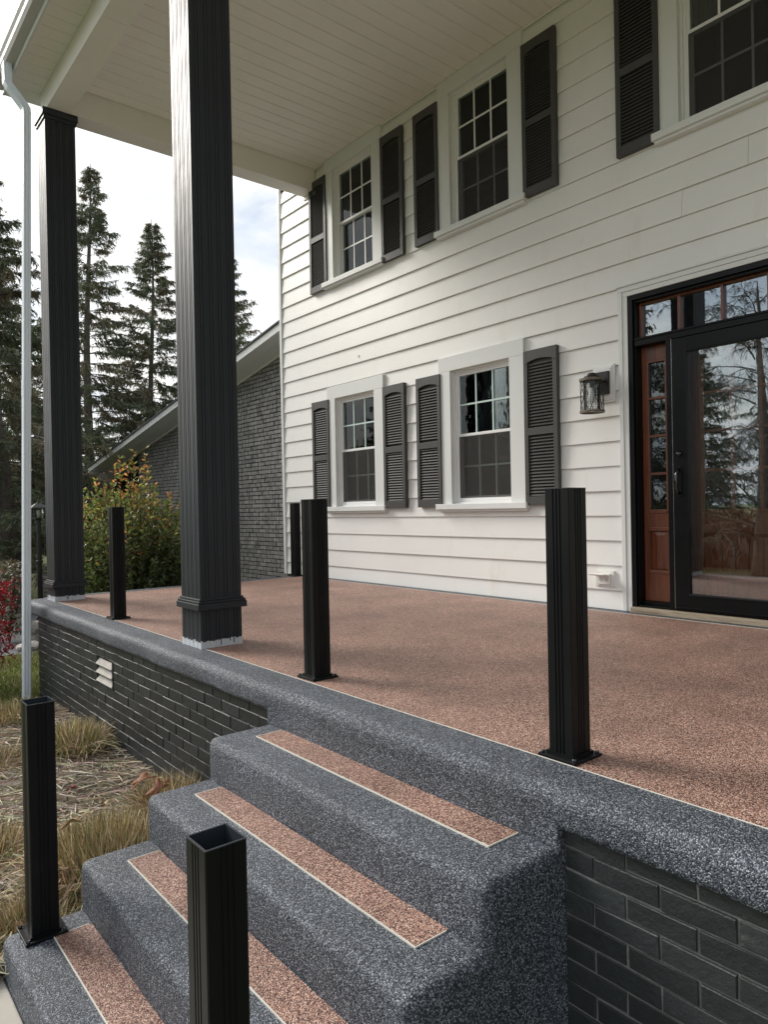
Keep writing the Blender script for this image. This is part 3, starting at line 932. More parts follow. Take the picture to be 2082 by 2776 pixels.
# sidelights
def sidelight(xa, xb):
    y = WY+.10
    s = MB()
    ga, gb_ = xa+.048, xb-.048
    s.box(xa, ga, y-.02, y+.022, .09, 2.104); s.box(gb_, xb, y-.02, y+.022, .09, 2.104)
    rails = [(1.985, 2.104), (.665, .800), (.09, .315)]
    for a, b_ in rails: s.box(ga, gb_, y-.0198, y+.022, a, b_)
    sd_ = bevel(s.build('sidelight', M['doorwood'], house), .003)
    # glazing bead and bars
    bd_ = MB()
    bd_.box(ga, ga+.014, y-.028, y-.012, .80, 1.985); bd_.box(gb_-.014, gb_, y-.028, y-.012, .80, 1.985)
    bd_.box(ga+.014, gb_-.014, y-.028, y-.012, 1.971, 1.985); bd_.box(ga+.014, gb_-.014, y-.030, y-.010, .786, .812)
    for z in (1.690, 1.392, 1.095): bd_.box(ga+.014, gb_-.014, y-.027, y+.010, z-.010, z+.010)
    bevel(bd_.build('glazing_bar', M['doorwoodh'], sd_), .002)
    zc = [.812, 1.085, 1.105, 1.382, 1.402, 1.68, 1.70, 1.971]
    for i in range(4):
        MB().box(ga+.010, gb_-.010, y-.004, y+.002, zc[2*i]-.003, zc[2*i+1]+.003).build('pane', M['glass_door'], sd_)
    # raised panel
    pv = [(ga, .315), (gb_, .315), (gb_, .665), (ga, .665)]
    pn = MB(); e = .055
    v = [(ga, y+.0, .315), (gb_, y+.0, .315), (gb_, y+.0, .665), (ga, y+.0, .665), (ga+e, y-.014, .315+e), (gb_-e, y-.014, .315+e), (gb_-e, y-.014, .665-e), (ga+e, y-.014, .665-e)]
    pn.add(v, [(4, 5, 6, 7), (0, 1, 5, 4), (1, 2, 6, 5), (2, 3, 7, 6), (3, 0, 4, 7)])
    pn.build('raised_panel', M['doorwood'], sd_)
    bm_ = MB()
    bm_.box(ga, gb_, y-.030, y-.0195, .645, .672); bm_.box(ga, gb_, y-.030, y-.0195, .308, .335)
    bevel(bm_.build('panel_moulding', M['doorwoodh'], sd_), .003)
sidelight(-3.128+.015, -2.852); sidelight(-1.82, -1.485)
MB().box(-3.113, -1.485, WY+.04, WY+.2, .061, .089).build('door_sill', M['black'], house)
# inner front door
dy = WY+.175
dx0, dx1 = -2.800, -1.872
dm = MB()
dm.box(dx0, dx0+.135, dy-.022, dy+.022, .062, 2.104); dm.box(dx1-.135, dx1, dy-.022, dy+.022, .062, 2.104)
ga, gb_ = dx0+.135, dx1-.135
for a, b_ in ((2.0, 2.104), (.645, .795), (.062, .30)): dm.box(ga, gb_, dy-.0218, dy+.022, a, b_)
door = bevel(dm.build('front_door', M['indoor'], house), .003)
bars = MB()
bars.box(ga, ga+.018, dy-.032, dy-.012, .795, 2.0); bars.box(gb_-.018, gb_, dy-.032, dy-.012, .795, 2.0)
bars.box(ga+.018, gb_-.018, dy-.032, dy-.012, 1.982, 2.0); bars.box(ga+.018, gb_-.018, dy-.034, dy-.010, .778, .812)
xm = [ga+.018+(gb_-ga-.036)*i/3 for i in range(4)]
for x in xm[1:3]: bars.box(x-.012, x+.012, dy-.030, dy+.010, .812, 1.982)
zr = [.812, 1.105, 1.40, 1.69, 1.982]
for z in zr[1:4]:
    for i in range(3):
        bars.box(xm[i]+(.012 if i else 0), xm[i+1]-(.012 if i < 2 else 0), dy-.0295, dy+.010, z-.010, z+.010)
bevel(bars.build('glazing_bar', M['indoorh'], door), .002)
for i in range(3):
    for j in range(4):
        MB().box(xm[i]+.006, xm[i+1]-.006, dy-.004, dy+.003, zr[j]+.002, zr[j+1]-.002).build('pane', M['glass_door'], door)
# v-groove planks of the lower panel
for i in range(6):
    a = ga+.035+(gb_-ga-.07)*i/6; b_ = ga+.035+(gb_-ga-.07)*(i+1)/6
    p_ = MB().prism([(a+.001, dy+.006), (a+.006, dy-.004), (b_-.006, dy-.004), (b_-.001, dy+.006)], .335, .600, 'z')
    p_.build('plank', M['indoor'], door)
bk = MB().box(ga, gb_, dy+.004, dy+.012, .30, .645); bk.build('panel_back', M['indoor'], door)
bk = MB()
bk.prism([(dy-.020, .645), (dy-.020, .632), (dy+.003, .602), (dy+.004, .645)], ga, gb_)
bk.prism([(dy-.020, .300), (dy-.020, .312), (dy+.003, .333), (dy+.004, .300)], ga, gb_)
bk.build('panel_moulding', M['indoorh'], door)
# storm door
sdm = MB()
sx0, sx1 = -2.805, -1.866
y0, y1 = WY-.022, WY+.014
sdm.box(sx0, -2.697, y0, y1, .062, 2.098); sdm.box(-1.974, sx1, y0, y1, .062, 2.098)
sdm.box(-2.697, -1.974, y0+.0002, y1, 1.995, 2.098); sdm.box(-2.697, -1.974, y0+.0002, y1, .062, .172)
sdm.box(-2.800, -1.871, y0-.004, y0, .070, .076)
storm = bevel(sdm.build('storm_door', M['black'], house), .004)
bz = MB()
bz.box(-2.697, -2.688, y0-.005, y1-.004, .172, 1.995); bz.box(-1.983, -1.974, y0-.005, y1-.004, .172, 1.995)
bz.box(-2.688, -1.983, y0-.005, y1-.004, 1.986, 1.995)
bz.prism([(y0-.008, .170), (y0-.004, .181), (y1-.004, .181), (y1-.004, .170)], -2.697, -1.974)
bevel(bz.build('glass_bead', M['black'], storm), .002)
MB().box(-2.690, -1.981, WY-.006, WY-.002, .178, 1.990).build('pane', M['glass_storm'], storm)
bevel(MB().box(sx0+.002, -2.70, y0-.006, y0-.001, .100, .104).build('kick_line', M['black'], storm), .001)
# lock and pull handle
hx = -2.755
MB().lathe([(.0, .028), (.010, .028), (.013, .022), (.020, .018), (.022, .006), (.024, .0), ], (0, 0, 0), 20).build
lk = MB().lathe([(.0001, .022), (.008, .022), (.010, .018), (.018, .014), (.021, .006), (.022, .0)], (0, 0, 0), 20)
lk.v = [(hx+a, y0-c, 1.232+b_) for a, b_, c in lk.v]
lk.build('deadbolt', M['dsteel'], storm, smooth=True)
hp = [(hx, y0-.001, 1.112), (hx-.002, y0-.030, 1.106), (hx-.003, y0-.046, 1.075), (hx-.002, y0-.050, 1.03), (hx-.001, y0-.046, .98), (hx, y0-.034, .945), (hx, y0-.001, .935)]
MB().tube(hp, [.012, .0105, .010, .0105, .010, .010, .012], 10).build('pull_handle', M['dsteel'], storm, smooth=True)
bevel(MB().box(hx-.02, hx+.02, y0-.005, y0, .905, 1.14).build('handle_plate', M['black'], storm), .002)
# dark hall behind the door
hb = MB(); a, b_, yb = -3.2, -1.42, WY+1.6
hb.add([(a, WY+.21, .03), (b_, WY+.21, .03), (b_, yb, .03), (a, yb, .03), (a, WY+.21, 2.53), (b_, WY+.21, 2.53), (b_, yb, 2.53), (a, yb, 2.53)],
       [(0, 1, 2, 3), (4, 7, 6, 5), (3, 2, 6, 7), (0, 3, 7, 4), (1, 5, 6, 2)])
hb.build('dark_hall', M['interior'], house, fix=False)

# ---------------------------------------------------------------- wall lamp
lamp = thing('wall_lantern', 'black caged cylinder wall lantern mounted left of the entrance', 'lantern', (-3.383, WY-.02, 1.85))
LX, LYc = -3.383, 4.945
mp = MB()
for (g_, y0_) in ((0, .020), (.016, .030), (.030, .037)):
    mp.box(-3.484+g_, -3.284-g_, WY-.018-y0_, WY-.012-y0_*.3, 1.694+g_, 2.002-g_)
bevel(mp.build('mounting_block', M['vinyl'], lamp), .003)
bevel(MB().box(-3.453, -3.313, WY-.082, WY-.055, 1.756, 1.940).build('backplate', M['ironblack'], lamp), .004)
ar = MB().tube([(LX, WY-.075, 1.86), (LX, WY-.12, 1.893), (LX, WY-.17, 1.905), (LX, LYc, 1.905)], .011, 8)
ar.lathe([(.0, 1.918), (.030, 1.916), (.034, 1.906), (.034, 1.898), (.058, 1.894), (.062, 1.884), (.062, 1.872), (.0, 1.872)], (LX, LYc, 0), 24)
ar.build('arm_and_cap', M['ironblack'], lamp, smooth=False)
rim = MB().lathe([(.070, 1.853), (.097, 1.853), (.097, 1.872), (.064, 1.872), (.064, 1.853)], (LX, LYc, 0), 28)
rim.build('top_rim', M['bronze'], lamp)
rim = MB().lathe([(.082, 1.598), (.098, 1.598), (.098, 1.616), (.082, 1.616), (.082, 1.598)], (LX, LYc, 0), 28)
rim.build('bottom_rim', M['bronze'], lamp)
cg = MB(); nb = 6; z0c, z1c, zmc = 1.616, 1.853, 1.735
def cp(k, z, r=.089): a = 2*math.pi*k/nb+.35; return (LX+r*math.cos(a), LYc+r*math.sin(a), z)
for k in range(nb):
    for zz0 in (z0c, z1c):
        for s_ in (.5, -.5):
            pts = [cp(k+s_*.86*u, zmc+(zz0-zmc)*u+(.006 if zz0 > zmc else -.006)*(1-u)) for u in (0, .25, .5, .75, 1)]
            cg.tube(pts, .0032, 5)
    cg.tube([cp(k, zmc-.01), cp(k, zmc+.01)], .005, 6)
cg.build('wire_cage', M['ironblack'], lamp)
ms = MB(); nm, nz = 22, 18; rm_ = .066
for k in range(nm):
    a = 2*math.pi*k/nm; ms.tube([(LX+rm_*math.cos(a), LYc+rm_*math.sin(a), 1.612), (LX+rm_*math.cos(a), LYc+rm_*math.sin(a), 1.853)], .0009, 3, False)
for j in range(nz):
    z = 1.614+(1.85-1.614)*j/(nz-1)
    ms.tube([(LX+rm_*math.cos(2*math.pi*k/24), LYc+rm_*math.sin(2*math.pi*k/24), z) for k in range(25)], .0009, 3, False)
ms.build('mesh_sleeve', M['ironblack'], lamp, fix=False)
MB().lathe([(.062, 1.612), (.062, 1.853)], (LX, LYc, 0), 28).build('glass_cylinder', M['glass_lamp'], lamp, smooth=True, fix=False)
MB().lathe([(.0005, 1.672), (.018, 1.677), (.030, 1.695), (.033, 1.715), (.028, 1.745), (.017, 1.775), (.015, 1.80), (.0005, 1.802)], (LX, LYc, 0), 18).build('bulb', M['bulb'], lamp, smooth=True)
MB().lathe([(.0005, 1.801), (.019, 1.801), (.019, 1.852), (.0005, 1.852)], (LX, LYc, 0), 14).build('socket', M['ironblack'], lamp)

# outlet with flipped-up cover
ol = thing('wall_outlet', 'small white weatherproof outlet with lifted cover low on the siding', 'outlet', (-3.412, WY-.02, .25))
bevel(MB().box(-3.500, -3.323, WY-.036, WY-.012, .190, .318).build('mounting_plate', M['white_plastic'], ol), .003)
bevel(MB().box(-3.478, -3.348, WY-.060, WY-.0362, .208, .294).build('outlet_box', M['white_plastic'], ol), .003)
for sx in (-3.455, -3.395):
    MB().prism([(sx+.018+.017*math.cos(k*math.pi/6), .246+.017*math.sin(k*math.pi/6)) for k in range(12)], WY-.064, WY-.0602, 'y').build('socket', M['trim'], ol)
    for d in (.012, .024): MB().box(sx+d-.0015, sx+d+.0015, WY-.0655, WY-.0642, .241, .252).build('slot', M['darkhole'], ol)
cv = MB().prism([(WY-.062, .282), (WY-.066, .288), (WY-.150, .300), (WY-.152, .292), (WY-.142, .284)], -3.482, -3.344)
bevel(cv.build('lifted_cover', M['white_plastic'], ol), .002)

# ================================================================== PORCH ROOF
roof = thing('porch_roof', 'deep porch roof with pale boarded ceiling, beams and overhanging eave', 'roof', (-3, 3.4, 4.9))
EX0 = -7.93            # left end of the roof
# ceiling boards, one object each, tongue-and-groove shadow line between them
bm_board = None
x = -7.54; i = 0
pitch = .1605
cm = MB().prism([(.002, .013), (.002, .010), (.0085, 0), (pitch-.0085, 0), (pitch-.002, .010), (pitch-.002, .013)], 2.150, WY-.003, 'y').mesh('ceiling_board', M['ceiling'])
while x < EAST+1:
    o = put('ceiling_board', cm, roof, (x, 0, CEIL+random.uniform(-.0005, .0005))); x += pitch
MB().box(-7.56, EAST+1.2, 2.14, WY+.15, CEIL+.0135, CEIL+.03).build('ceiling_backing', M['ceiling'], roof)
# cove where the ceiling meets the wall
MB().box(-7.54, EAST+1, WY-.028, WY-.0215, CEIL-.020, CEIL-.002).build('ceiling_trim', M['ceiling'], roof)
# front beam in lengths, end beam
for a, b_ in ((-7.785, -5.905), (-5.902, -2.9), (-2.897, .6), (.603, EAST+1.2)):
    bevel(MB().box(a, b_, 1.962, 2.188, 4.900, 5.20).build('front_beam', M['ceiling'], roof), .003)
bevel(MB().box(-7.785, -7.548, 2.189, WY-.022, 4.902, 5.20).build('end_beam', M['ceiling'], roof), .003)
# end beam is trimmed with a corner strip on the wall
MB().box(-7.80, -7.53, WY-.030, WY-.0222, 4.86, 4.9015).build('beam_shoe', M['ceiling'], roof)
MB().box(-7.547, -7.532, WY-.036, WY-.022, 4.903, CEIL-.002).build('corner_strip', M['ceiling'], roof)
# eave soffit boards outside the beam
sm = MB().prism([(.002, .011), (.002, .009), (.008, 0), (pitch-.008, 0), (pitch-.002, .009), (pitch-.002, .011)], 1.672, 1.961, 'y').mesh('soffit_board', M['ceiling'])
x = EX0
while x < EAST+1:
    put('soffit_board', sm, roof, (x, 0, 5.118)); x += pitch
MB().box(EX0, EAST+1.1, 1.672, 1.9615, 5.1295, 5.14).build('soffit_backing', M['ceiling'], roof)
# soffit beyond the end beam
MB().box(EX0, -7.786, 1.963, WY, 5.119, 5.139).build('end_soffit', M['ceiling'], roof)
# fascia, frieze strip, end trim
bevel(MB().box(EX0-.02, EAST+1.2, 1.648, 1.671, 5.085, 5.29).build('fascia', M['trim'], roof), .003)
MB().box(EX0, EAST+1.1, 1.6715, 1.690, 5.100, 5.1175).build('soffit_channel', M['ceiling'], roof)
bevel(MB().box(EX0-.022, EX0-.001, 1.672, WY, 5.09, 5.29).build('end_fascia', M['trim'], roof), .003)
# K-style gutter
gp_ = [(1.6475, 5.135), (1.572, 5.135), (1.553, 5.165), (1.548, 5.195), (1.530, 5.225), (1.524, 5.262), (1.536, 5.262), (1.540, 5.232), (1.556, 5.20), (1.561, 5.170), (1.577, 5.143), (1.6475, 5.143)]
gt = MB().prism(gp_, EX0-.03, EAST+1.2); gt.prism([(1.6474, 5.136), (1.573, 5.136), (1.526, 5.26), (1.6474, 5.26)], EX0-.033, EX0-.0302)
gt.build('gutter', M['gutter'], roof)
# roof slope above and deck
rf = MB()
rf.add([(EX0-.04, 1.56, 5.285), (EAST+1.2, 1.56, 5.285), (EAST+1.2, 8.6, 8.6), (EX0-.04, 8.6, 8.6), (EX0-.04, 1.56, 5.31), (EAST+1.2, 1.56, 5.31), (EAST+1.2, 8.6, 8.625), (EX0-.04, 8.6, 8.625)],
       [(0, 3, 2, 1), (4, 5, 6, 7), (0, 1, 5, 4), (1, 2, 6, 5), (2, 3, 7, 6), (3, 0, 4, 7)])
rf.add([(EX0-.04, 8.6, 8.6), (EAST+1.2, 8.6, 8.6), (EAST+1.2, 12.4, 6.9), (EX0-.04, 12.4, 6.9)], [(0, 1, 2, 3)])
rf.build('shingles', M['roof'], roof)
MB().add([(EX0+.0, 1.68, 5.30), (EX0+.0, 8.6, 8.58), (EX0+.0, 8.6, 5.14), (EX0+.0, 1.68, 5.14)], [(0, 1, 2, 3)]).build('gable_end', M['siding'], roof, fix=False)

# ---------------------------------------------------------------- downspout
ds = thing('downspout', 'pale blue-white ribbed downspout running down past the porch corner at left', 'downspout', (-7.5, 1.66, GZ))
def rect_sec(w_, d_):
    s_ = []
    hw, hd = w_/2, d_/2
    def side(p0, p1, nrm):
        out = []
        for u in (.08, .22, .30, .40, .60, .70, .78, .92):
            k = .004 if u in (.30, .40, .60, .70) and False else 0
            out.append((p0[0]+(p1[0]-p0[0])*u, p0[1]+(p1[1]-p0[1])*u))
        return out
    ribs = []
    for p0, p1, nn in (((-hw, -hd), (hw, -hd), (0, 1)), ((hw, -hd), (hw, hd), (-1, 0)), ((hw, hd), (-hw, hd), (0, -1)), ((-hw, hd), (-hw, -hd), (1, 0))):
        for u, dd in ((.06, 0), (.20, 0), (.24, .004), (.34, .004), (.38, 0), (.62, 0), (.66, .004), (.76, .004), (.80, 0), (.94, 0)):
            ribs.append((p0[0]+(p1[0]-p0[0])*u+nn[0]*dd, p0[1]+(p1[1]-p0[1])*u+nn[1]*dd))
    return ribs
sec = rect_sec(.088, .066)
top_pt = Vector((-7.42, 1.742, 4.69)); bot_pt = Vector((-7.515, 1.652, GZ+.06))
XA, YA = Vector((1, 0, 0)), Vector((0, 1, 0))
MB().sweep(sec, [bot_pt, bot_pt.lerp(top_pt, .52)], [(XA, YA)]*2).build('lower_pipe', M['spout'], ds)
sec2 = rect_sec(.092, .070)
mid_pt = bot_pt.lerp(top_pt, .518)
MB().sweep(sec2, [mid_pt, mid_pt.lerp(top_pt, .03/.5)], [(XA, YA)]*2).build('joint_sleeve', M['spout'], ds)
MB().sweep(rect_sec(.0865, .0645), [mid_pt.lerp(top_pt, .05), top_pt], [(XA, YA)]*2).build('upper_pipe', M['spout'], ds)
el = [top_pt+Vector((0, 0, -.01)), top_pt+Vector((-.002, -.004, .045)), top_pt+Vector((-.008, -.02, .08)), top_pt+Vector((-.022, -.075, .155)), top_pt+Vector((-.036, -.130, .225)), top_pt+Vector((-.043, -.150, .265)), Vector((-7.465, 1.590, 5.137))]
frames = []
for i, p_ in enumerate(el):
    d = (el[min(i+1, len(el)-1)]-el[max(i-1, 0)]).normalized()
    B = (YA-d*YA.dot(d)).normalized(); A = B.cross(d)*1
    A = (XA-d*XA.dot(d)).normalized()
    frames.append((A, B))
MB().sweep(rect_sec(.090, .069), el, frames).build('elbow', M['spout'], ds)

# ================================================================== BRICK WING
wing = thing('brick_wing', 'low grey brick wing with a sloping white rake edge left of the house corner', 'building', (-12, 6, GZ))
WGY = 5.80
def rake(x): return 3.486+(x+8.779)*.1775
wr = MB()
wr.prism([(-15.64, GZ-.1), (-8.40, GZ-.1), (-8.40, rake(-8.40)-.01), (-15.64, rake(-15.64)-.01)], WGY+.006, WGY+.25, 'y')
wr.build('mortar_bed', M['wmortar'], wing)
# bricks up to the sloping soffit
def wing_skip(xa, xb, z0, z1): return z1 > rake(xa)-.01
def wing_keep(x, z):
    if not in_view((x, WGY, z)): return False
    # behind the near column, below the porch floor line or hidden by the house corner: not shown
    d = M3 @ (Vector((x, WGY, z))-CAMV); px = 1041+d.x/-d.z*1939.3; py = 1388-d.y/-d.z*1939.3
    if px > 772 or py > 1600 or 470 < px < 640: return False
    if px < 470 and (py > 1330 or px < 372): return False
    return True
lay_bricks(wing, [(-15.62, -8.42)], WGY-.003, rake(-8.42), .0677, 66, M['wbrick'], wing_keep, 300, wing_skip, .006, 21, .2, .0125)
# soffit, fascia, roof, gutter end
def slab(mb, xa, xb, y0, y1, dz0, dz1):
    mb.add([(xa, y0, rake(xa)+dz0), (xb, y0, rake(xb)+dz0), (xb, y1, rake(xb)+dz0+(0 if True else 0)), (xa, y1, rake(xa)+dz0),
            (xa, y0, rake(xa)+dz1), (xb, y0, rake(xb)+dz1), (xb, y1, rake(xb)+dz1), (xa, y1, rake(xa)+dz1)],
           [(0, 3, 2, 1), (4, 5, 6, 7), (0, 1, 5, 4), (1, 2, 6, 5), (2, 3, 7, 6), (3, 0, 4, 7)])
    return mb
slab(MB(), -17.50, -8.45, 5.32, 5.56, -.062, -.045).build('soffit_board', M['trim'], wing)
slab(MB(), -17.50, -8.45, 5.563, 5.90, -.062, -.045).build('soffit_board', M['trim'], wing)
slab(MB(), -17.50, -8.45, 5.788, 5.7965, -.10, -.064).build('frieze_strip', M['ceiling'], wing)
bevel(slab(MB(), -17.55, -8.45, 5.298, 5.3195, -.085, .022).build('rake_fascia', M['trim'], wing), .003)
slab(MB(), -17.60, -8.45, 5.275, 12.5, .0235, .05).build('shingles', M['roof'], wing)
MB().box(-17.55, -17.50, 5.3196, 12.4, rake(-17.5)-.24, rake(-17.5)-.02).build('eave_fascia', M['trim'], wing)
MB().prism([(-17.55, 1.66), (-17.20, 1.66), (-17.20, 1.83), (-17.55, 1.77)], 5.30, 5.60, 'y').build('boxed_return', M['trim'], wing)
MB().prism([(-17.552, 1.74), (-17.63, 1.76), (-17.66, 1.86), (-17.552, 1.86)], 5.29, 12.4, 'y').build('gutter', M['vinyl'], wing)
# dark open bay with a timber post
MB().box(-17.9, -15.65, 8.6, 8.8, GZ, 2.6).build('bay_back', M['interior'], wing)
MB().box(-15.70, -15.6401, 5.81, 8.6, GZ, 2.2).build('bay_side', M['wmortar'], wing)
MB().box(-17.95, -15.6, 5.95, 6.05, 1.35, 1.80).build('bay_header', M['interior'], wing)
bevel(MB().box(-17.98, -17.80, 5.78, 5.94, GZ, 1.75).build('timber_post', M['postwood'], wing), .01)
bevel(MB().box(-17.79, -17.55, 5.90, 6.0, .70, .80).build('timber_rail', M['postwood'], wing), .006)

# low brick garden wall beyond the porch corner
gw = thing('garden_wall', 'low charcoal brick wall seen behind the downspout past the porch corner', 'wall', (-12.3, 3.1, GZ))
MB().box(-13.2, -11.5, 3.135, 3.33, GZ-.1, -.20).build('mortar_bed', M['wmortar'], gw)
for k in range(10):
    x = -13.2-(.1 if k % 2 else 0)
    while x < -11.5:
        xa, xb = max(-13.2, x), min(-11.5, x+.2)
        if xb-xa > .04: MB().box(xa, xb, 3.12, 3.16, GZ+k*.0692+.05, GZ+k*.0692+.108).build('brick', M['brick'], gw)
        x += .211
bevel(MB().box(-13.25, -11.45, 3.09, 3.36, -.199, -.14).build('coping', M['brick'], gw), .01)
def rock_obj(name, c, s, seed, m_, label, cat, group):
    bm = bmesh.new(); bmesh.ops.create_icosphere(bm, subdivisions=3, radius=1)
    r = random.Random(seed); ph = [r.uniform(0, 6) for _ in range(6)]
    for v in bm.verts:
        n_ = 1+.16*math.sin(v.co.x*3+ph[0])+.14*math.sin(v.co.y*4+ph[1])+.12*math.sin(v.co.z*5+ph[2])+.05*math.sin(v.co.x*11+v.co.y*9+ph[3])
        v.co = Vector((v.co.x*s[0]*n_, v.co.y*s[1]*n_, v.co.z*s[2]*n_))
    me = bpy.data.meshes.new(name); bm.to_mesh(me); bm.free(); me.materials.append(m_)
    o = _put(name, me, None, c); return tag(o, label, cat, group)
rock_obj('rock', (-11.25, 2.62, GZ+.10), (.22, .16, .18), 1, M['rock'], 'pale pitted rock lying at the foot of the garden wall', 'rock', 'pale rocks by the garden wall')
rock_obj('rock', (-10.55, 2.36, GZ+.03), (.16, .14, .10), 2, M['rock'], 'small pale rock nearest the porch corner beside the lawn', 'rock', 'pale rocks by the garden wall')

# black post with a square foot on the patio of the wing
pp = thing('patio_post', 'short black post with a square foot on the wing patio behind the shrub', 'post', (-17.06, 5.345, GZ))
bevel(MB().box(-17.18, -16.94, 5.225, 5.465, GZ+.001, GZ+.07).build('base', M['rail'], pp), .01)
bevel(MB().box(-17.12, -17.00, 5.285, 5.405, GZ+.0705, GZ+1.1).build('shaft', M['rail'], pp), .006)
bevel(MB().box(-17.14, -16.98, 5.265, 5.425, GZ+1.1005, GZ+1.13).build('cap', M['rail'], pp), .006)

# ================================================================== LAMP POST
lp = thing('lamp_post', 'black garden lamp post with glass lantern behind the far column', 'lamp post', (-11.5, 2.745, GZ))
px_, py_ = -11.5, 2.745
MB().lathe([(.0005, 0), (.11, 0), (.11, .05), (.07, .09), (.055, .30), (.042, .33), (.038, .35)], (px_, py_, GZ), 20).build('base', M['ironblack'], lp)
MB().lathe([(.038, .35), (.036, 1.02), (.030, 1.72), (.045, 1.73), (.045, 1.745), (.03, 1.76), (.0005, 1.762)], (px_, py_, GZ), 18).build('pole', M['ironblack'], lp)
MB().lathe([(.041, 1.10), (.048, 1.105), (.048, 1.135), (.041, 1.14)], (px_, py_, GZ), 18).build('collar', M['ironblack'], lp)
cg = MB()
zb0, zb1 = GZ+1.772, GZ+1.925
for sx in (-1, 1):
    for sy in (-1, 1):
        cg.tube([(px_+sx*.055, py_+sy*.055, zb0), (px_+sx*.07, py_+sy*.07, zb1)], .007, 6)
cg.box(px_-.062, px_+.062, py_-.062, py_+.062, zb0-.012, zb0)
cg.build('lantern_frame', M['ironblack'], lp)
gb = MB()
for k in range(4):
    a = k*math.pi/2; ca, sa = math.cos(a), math.sin(a)
    q = [(-.05, -.052, zb0), (.05, -.052, zb0), (.064, -.066, zb1), (-.064, -.066, zb1)]
    gb.add([(px_+ca*x-sa*y, py_+sa*x+ca*y, z) for x, y, z in q], [(0, 1, 2, 3)])
gb.build('lantern_glass', M['glass_lamp'], lp, fix=False)
cp_ = MB()
for (h0, z0_, h1, z1_) in ((.118, zb1-.004, .112, zb1+.004), (.112, zb1+.0041, .035, zb1+.062), (.022, zb1+.0622, .014, zb1+.085)):
    v = [(px_-h0, py_-h0, z0_), (px_+h0, py_-h0, z0_), (px_+h0, py_+h0, z0_), (px_-h0, py_+h0, z0_), (px_-h1, py_-h1, z1_), (px_+h1, py_-h1, z1_), (px_+h1, py_+h1, z1_), (px_-h1, py_+h1, z1_)]
    cp_.add(v, [(0, 3, 2, 1), (4, 5, 6, 7), (0, 1, 5, 4), (1, 2, 6, 5), (2, 3, 7, 6), (3, 0, 4, 7)])
cp_.lathe([(.0005, .12), (.012, .112), (.014, .10), (.008, .088), (.008, .084)], (px_, py_, zb1), 10)
cp_.build('lantern_roof', M['ironblack'], lp)
MB().lathe([(.0005, 0), (.018, .002), (.018, .05), (.026, .08), (.02, .11), (.0005, .12)], (px_, py_, zb0), 12).build('bulb', M['bulb'], lp, smooth=True)

# ================================================================== PLANTS
def jitter_cols(n, base, var):
    c = np.array(base)[None, :]*(1+rng.uniform(-var, var, (n, 1)))
    return np.clip(c*(1+rng.uniform(-var*.4, var*.4, (n, 3))), 0, 1)
def blades(P0, D, Ln, W, cols, bend=0., side=None):
    """thin two-segment blades: P0 base, D unit direction, Ln length, W width"""
    n = len(P0)
    if side is None:
        side = np.cross(D, rng.normal(size=(n, 3))); side /= np.linalg.norm(side, axis=1)[:, None]+1e-9
    mid = P0+D*(Ln*.55)[:, None]
    tip = P0+D*Ln[:, None]+np.stack([np.zeros(n), np.zeros(n), -bend*Ln], 1) if np.isscalar(bend) else P0+D*Ln[:, None]+bend
    V = np.empty((n, 5, 3)); V[:, 0] = P0-side*W[:, None]*.5; V[:, 1] = P0+side*W[:, None]*.5
    V[:, 2] = mid+side*W[:, None]*.42; V[:, 3] = mid-side*W[:, None]*.42; V[:, 4] = tip
    b0 = np.arange(n)*5
    F = np.concatenate([np.stack([b0, b0+1, b0+2], 1), np.stack([b0, b0+2, b0+3], 1), np.stack([b0+3, b0+2, b0+4], 1)])
    return V.reshape(-1, 3), F, np.repeat(cols, 5, axis=0)
def merge(parts):
    V = []; F = []; C = []; b = 0
    for v, f, c in parts:
        V.append(v); F.append(f+b); C.append(c); b += len(v)
    return np.concatenate(V), np.concatenate(F), np.concatenate(C)

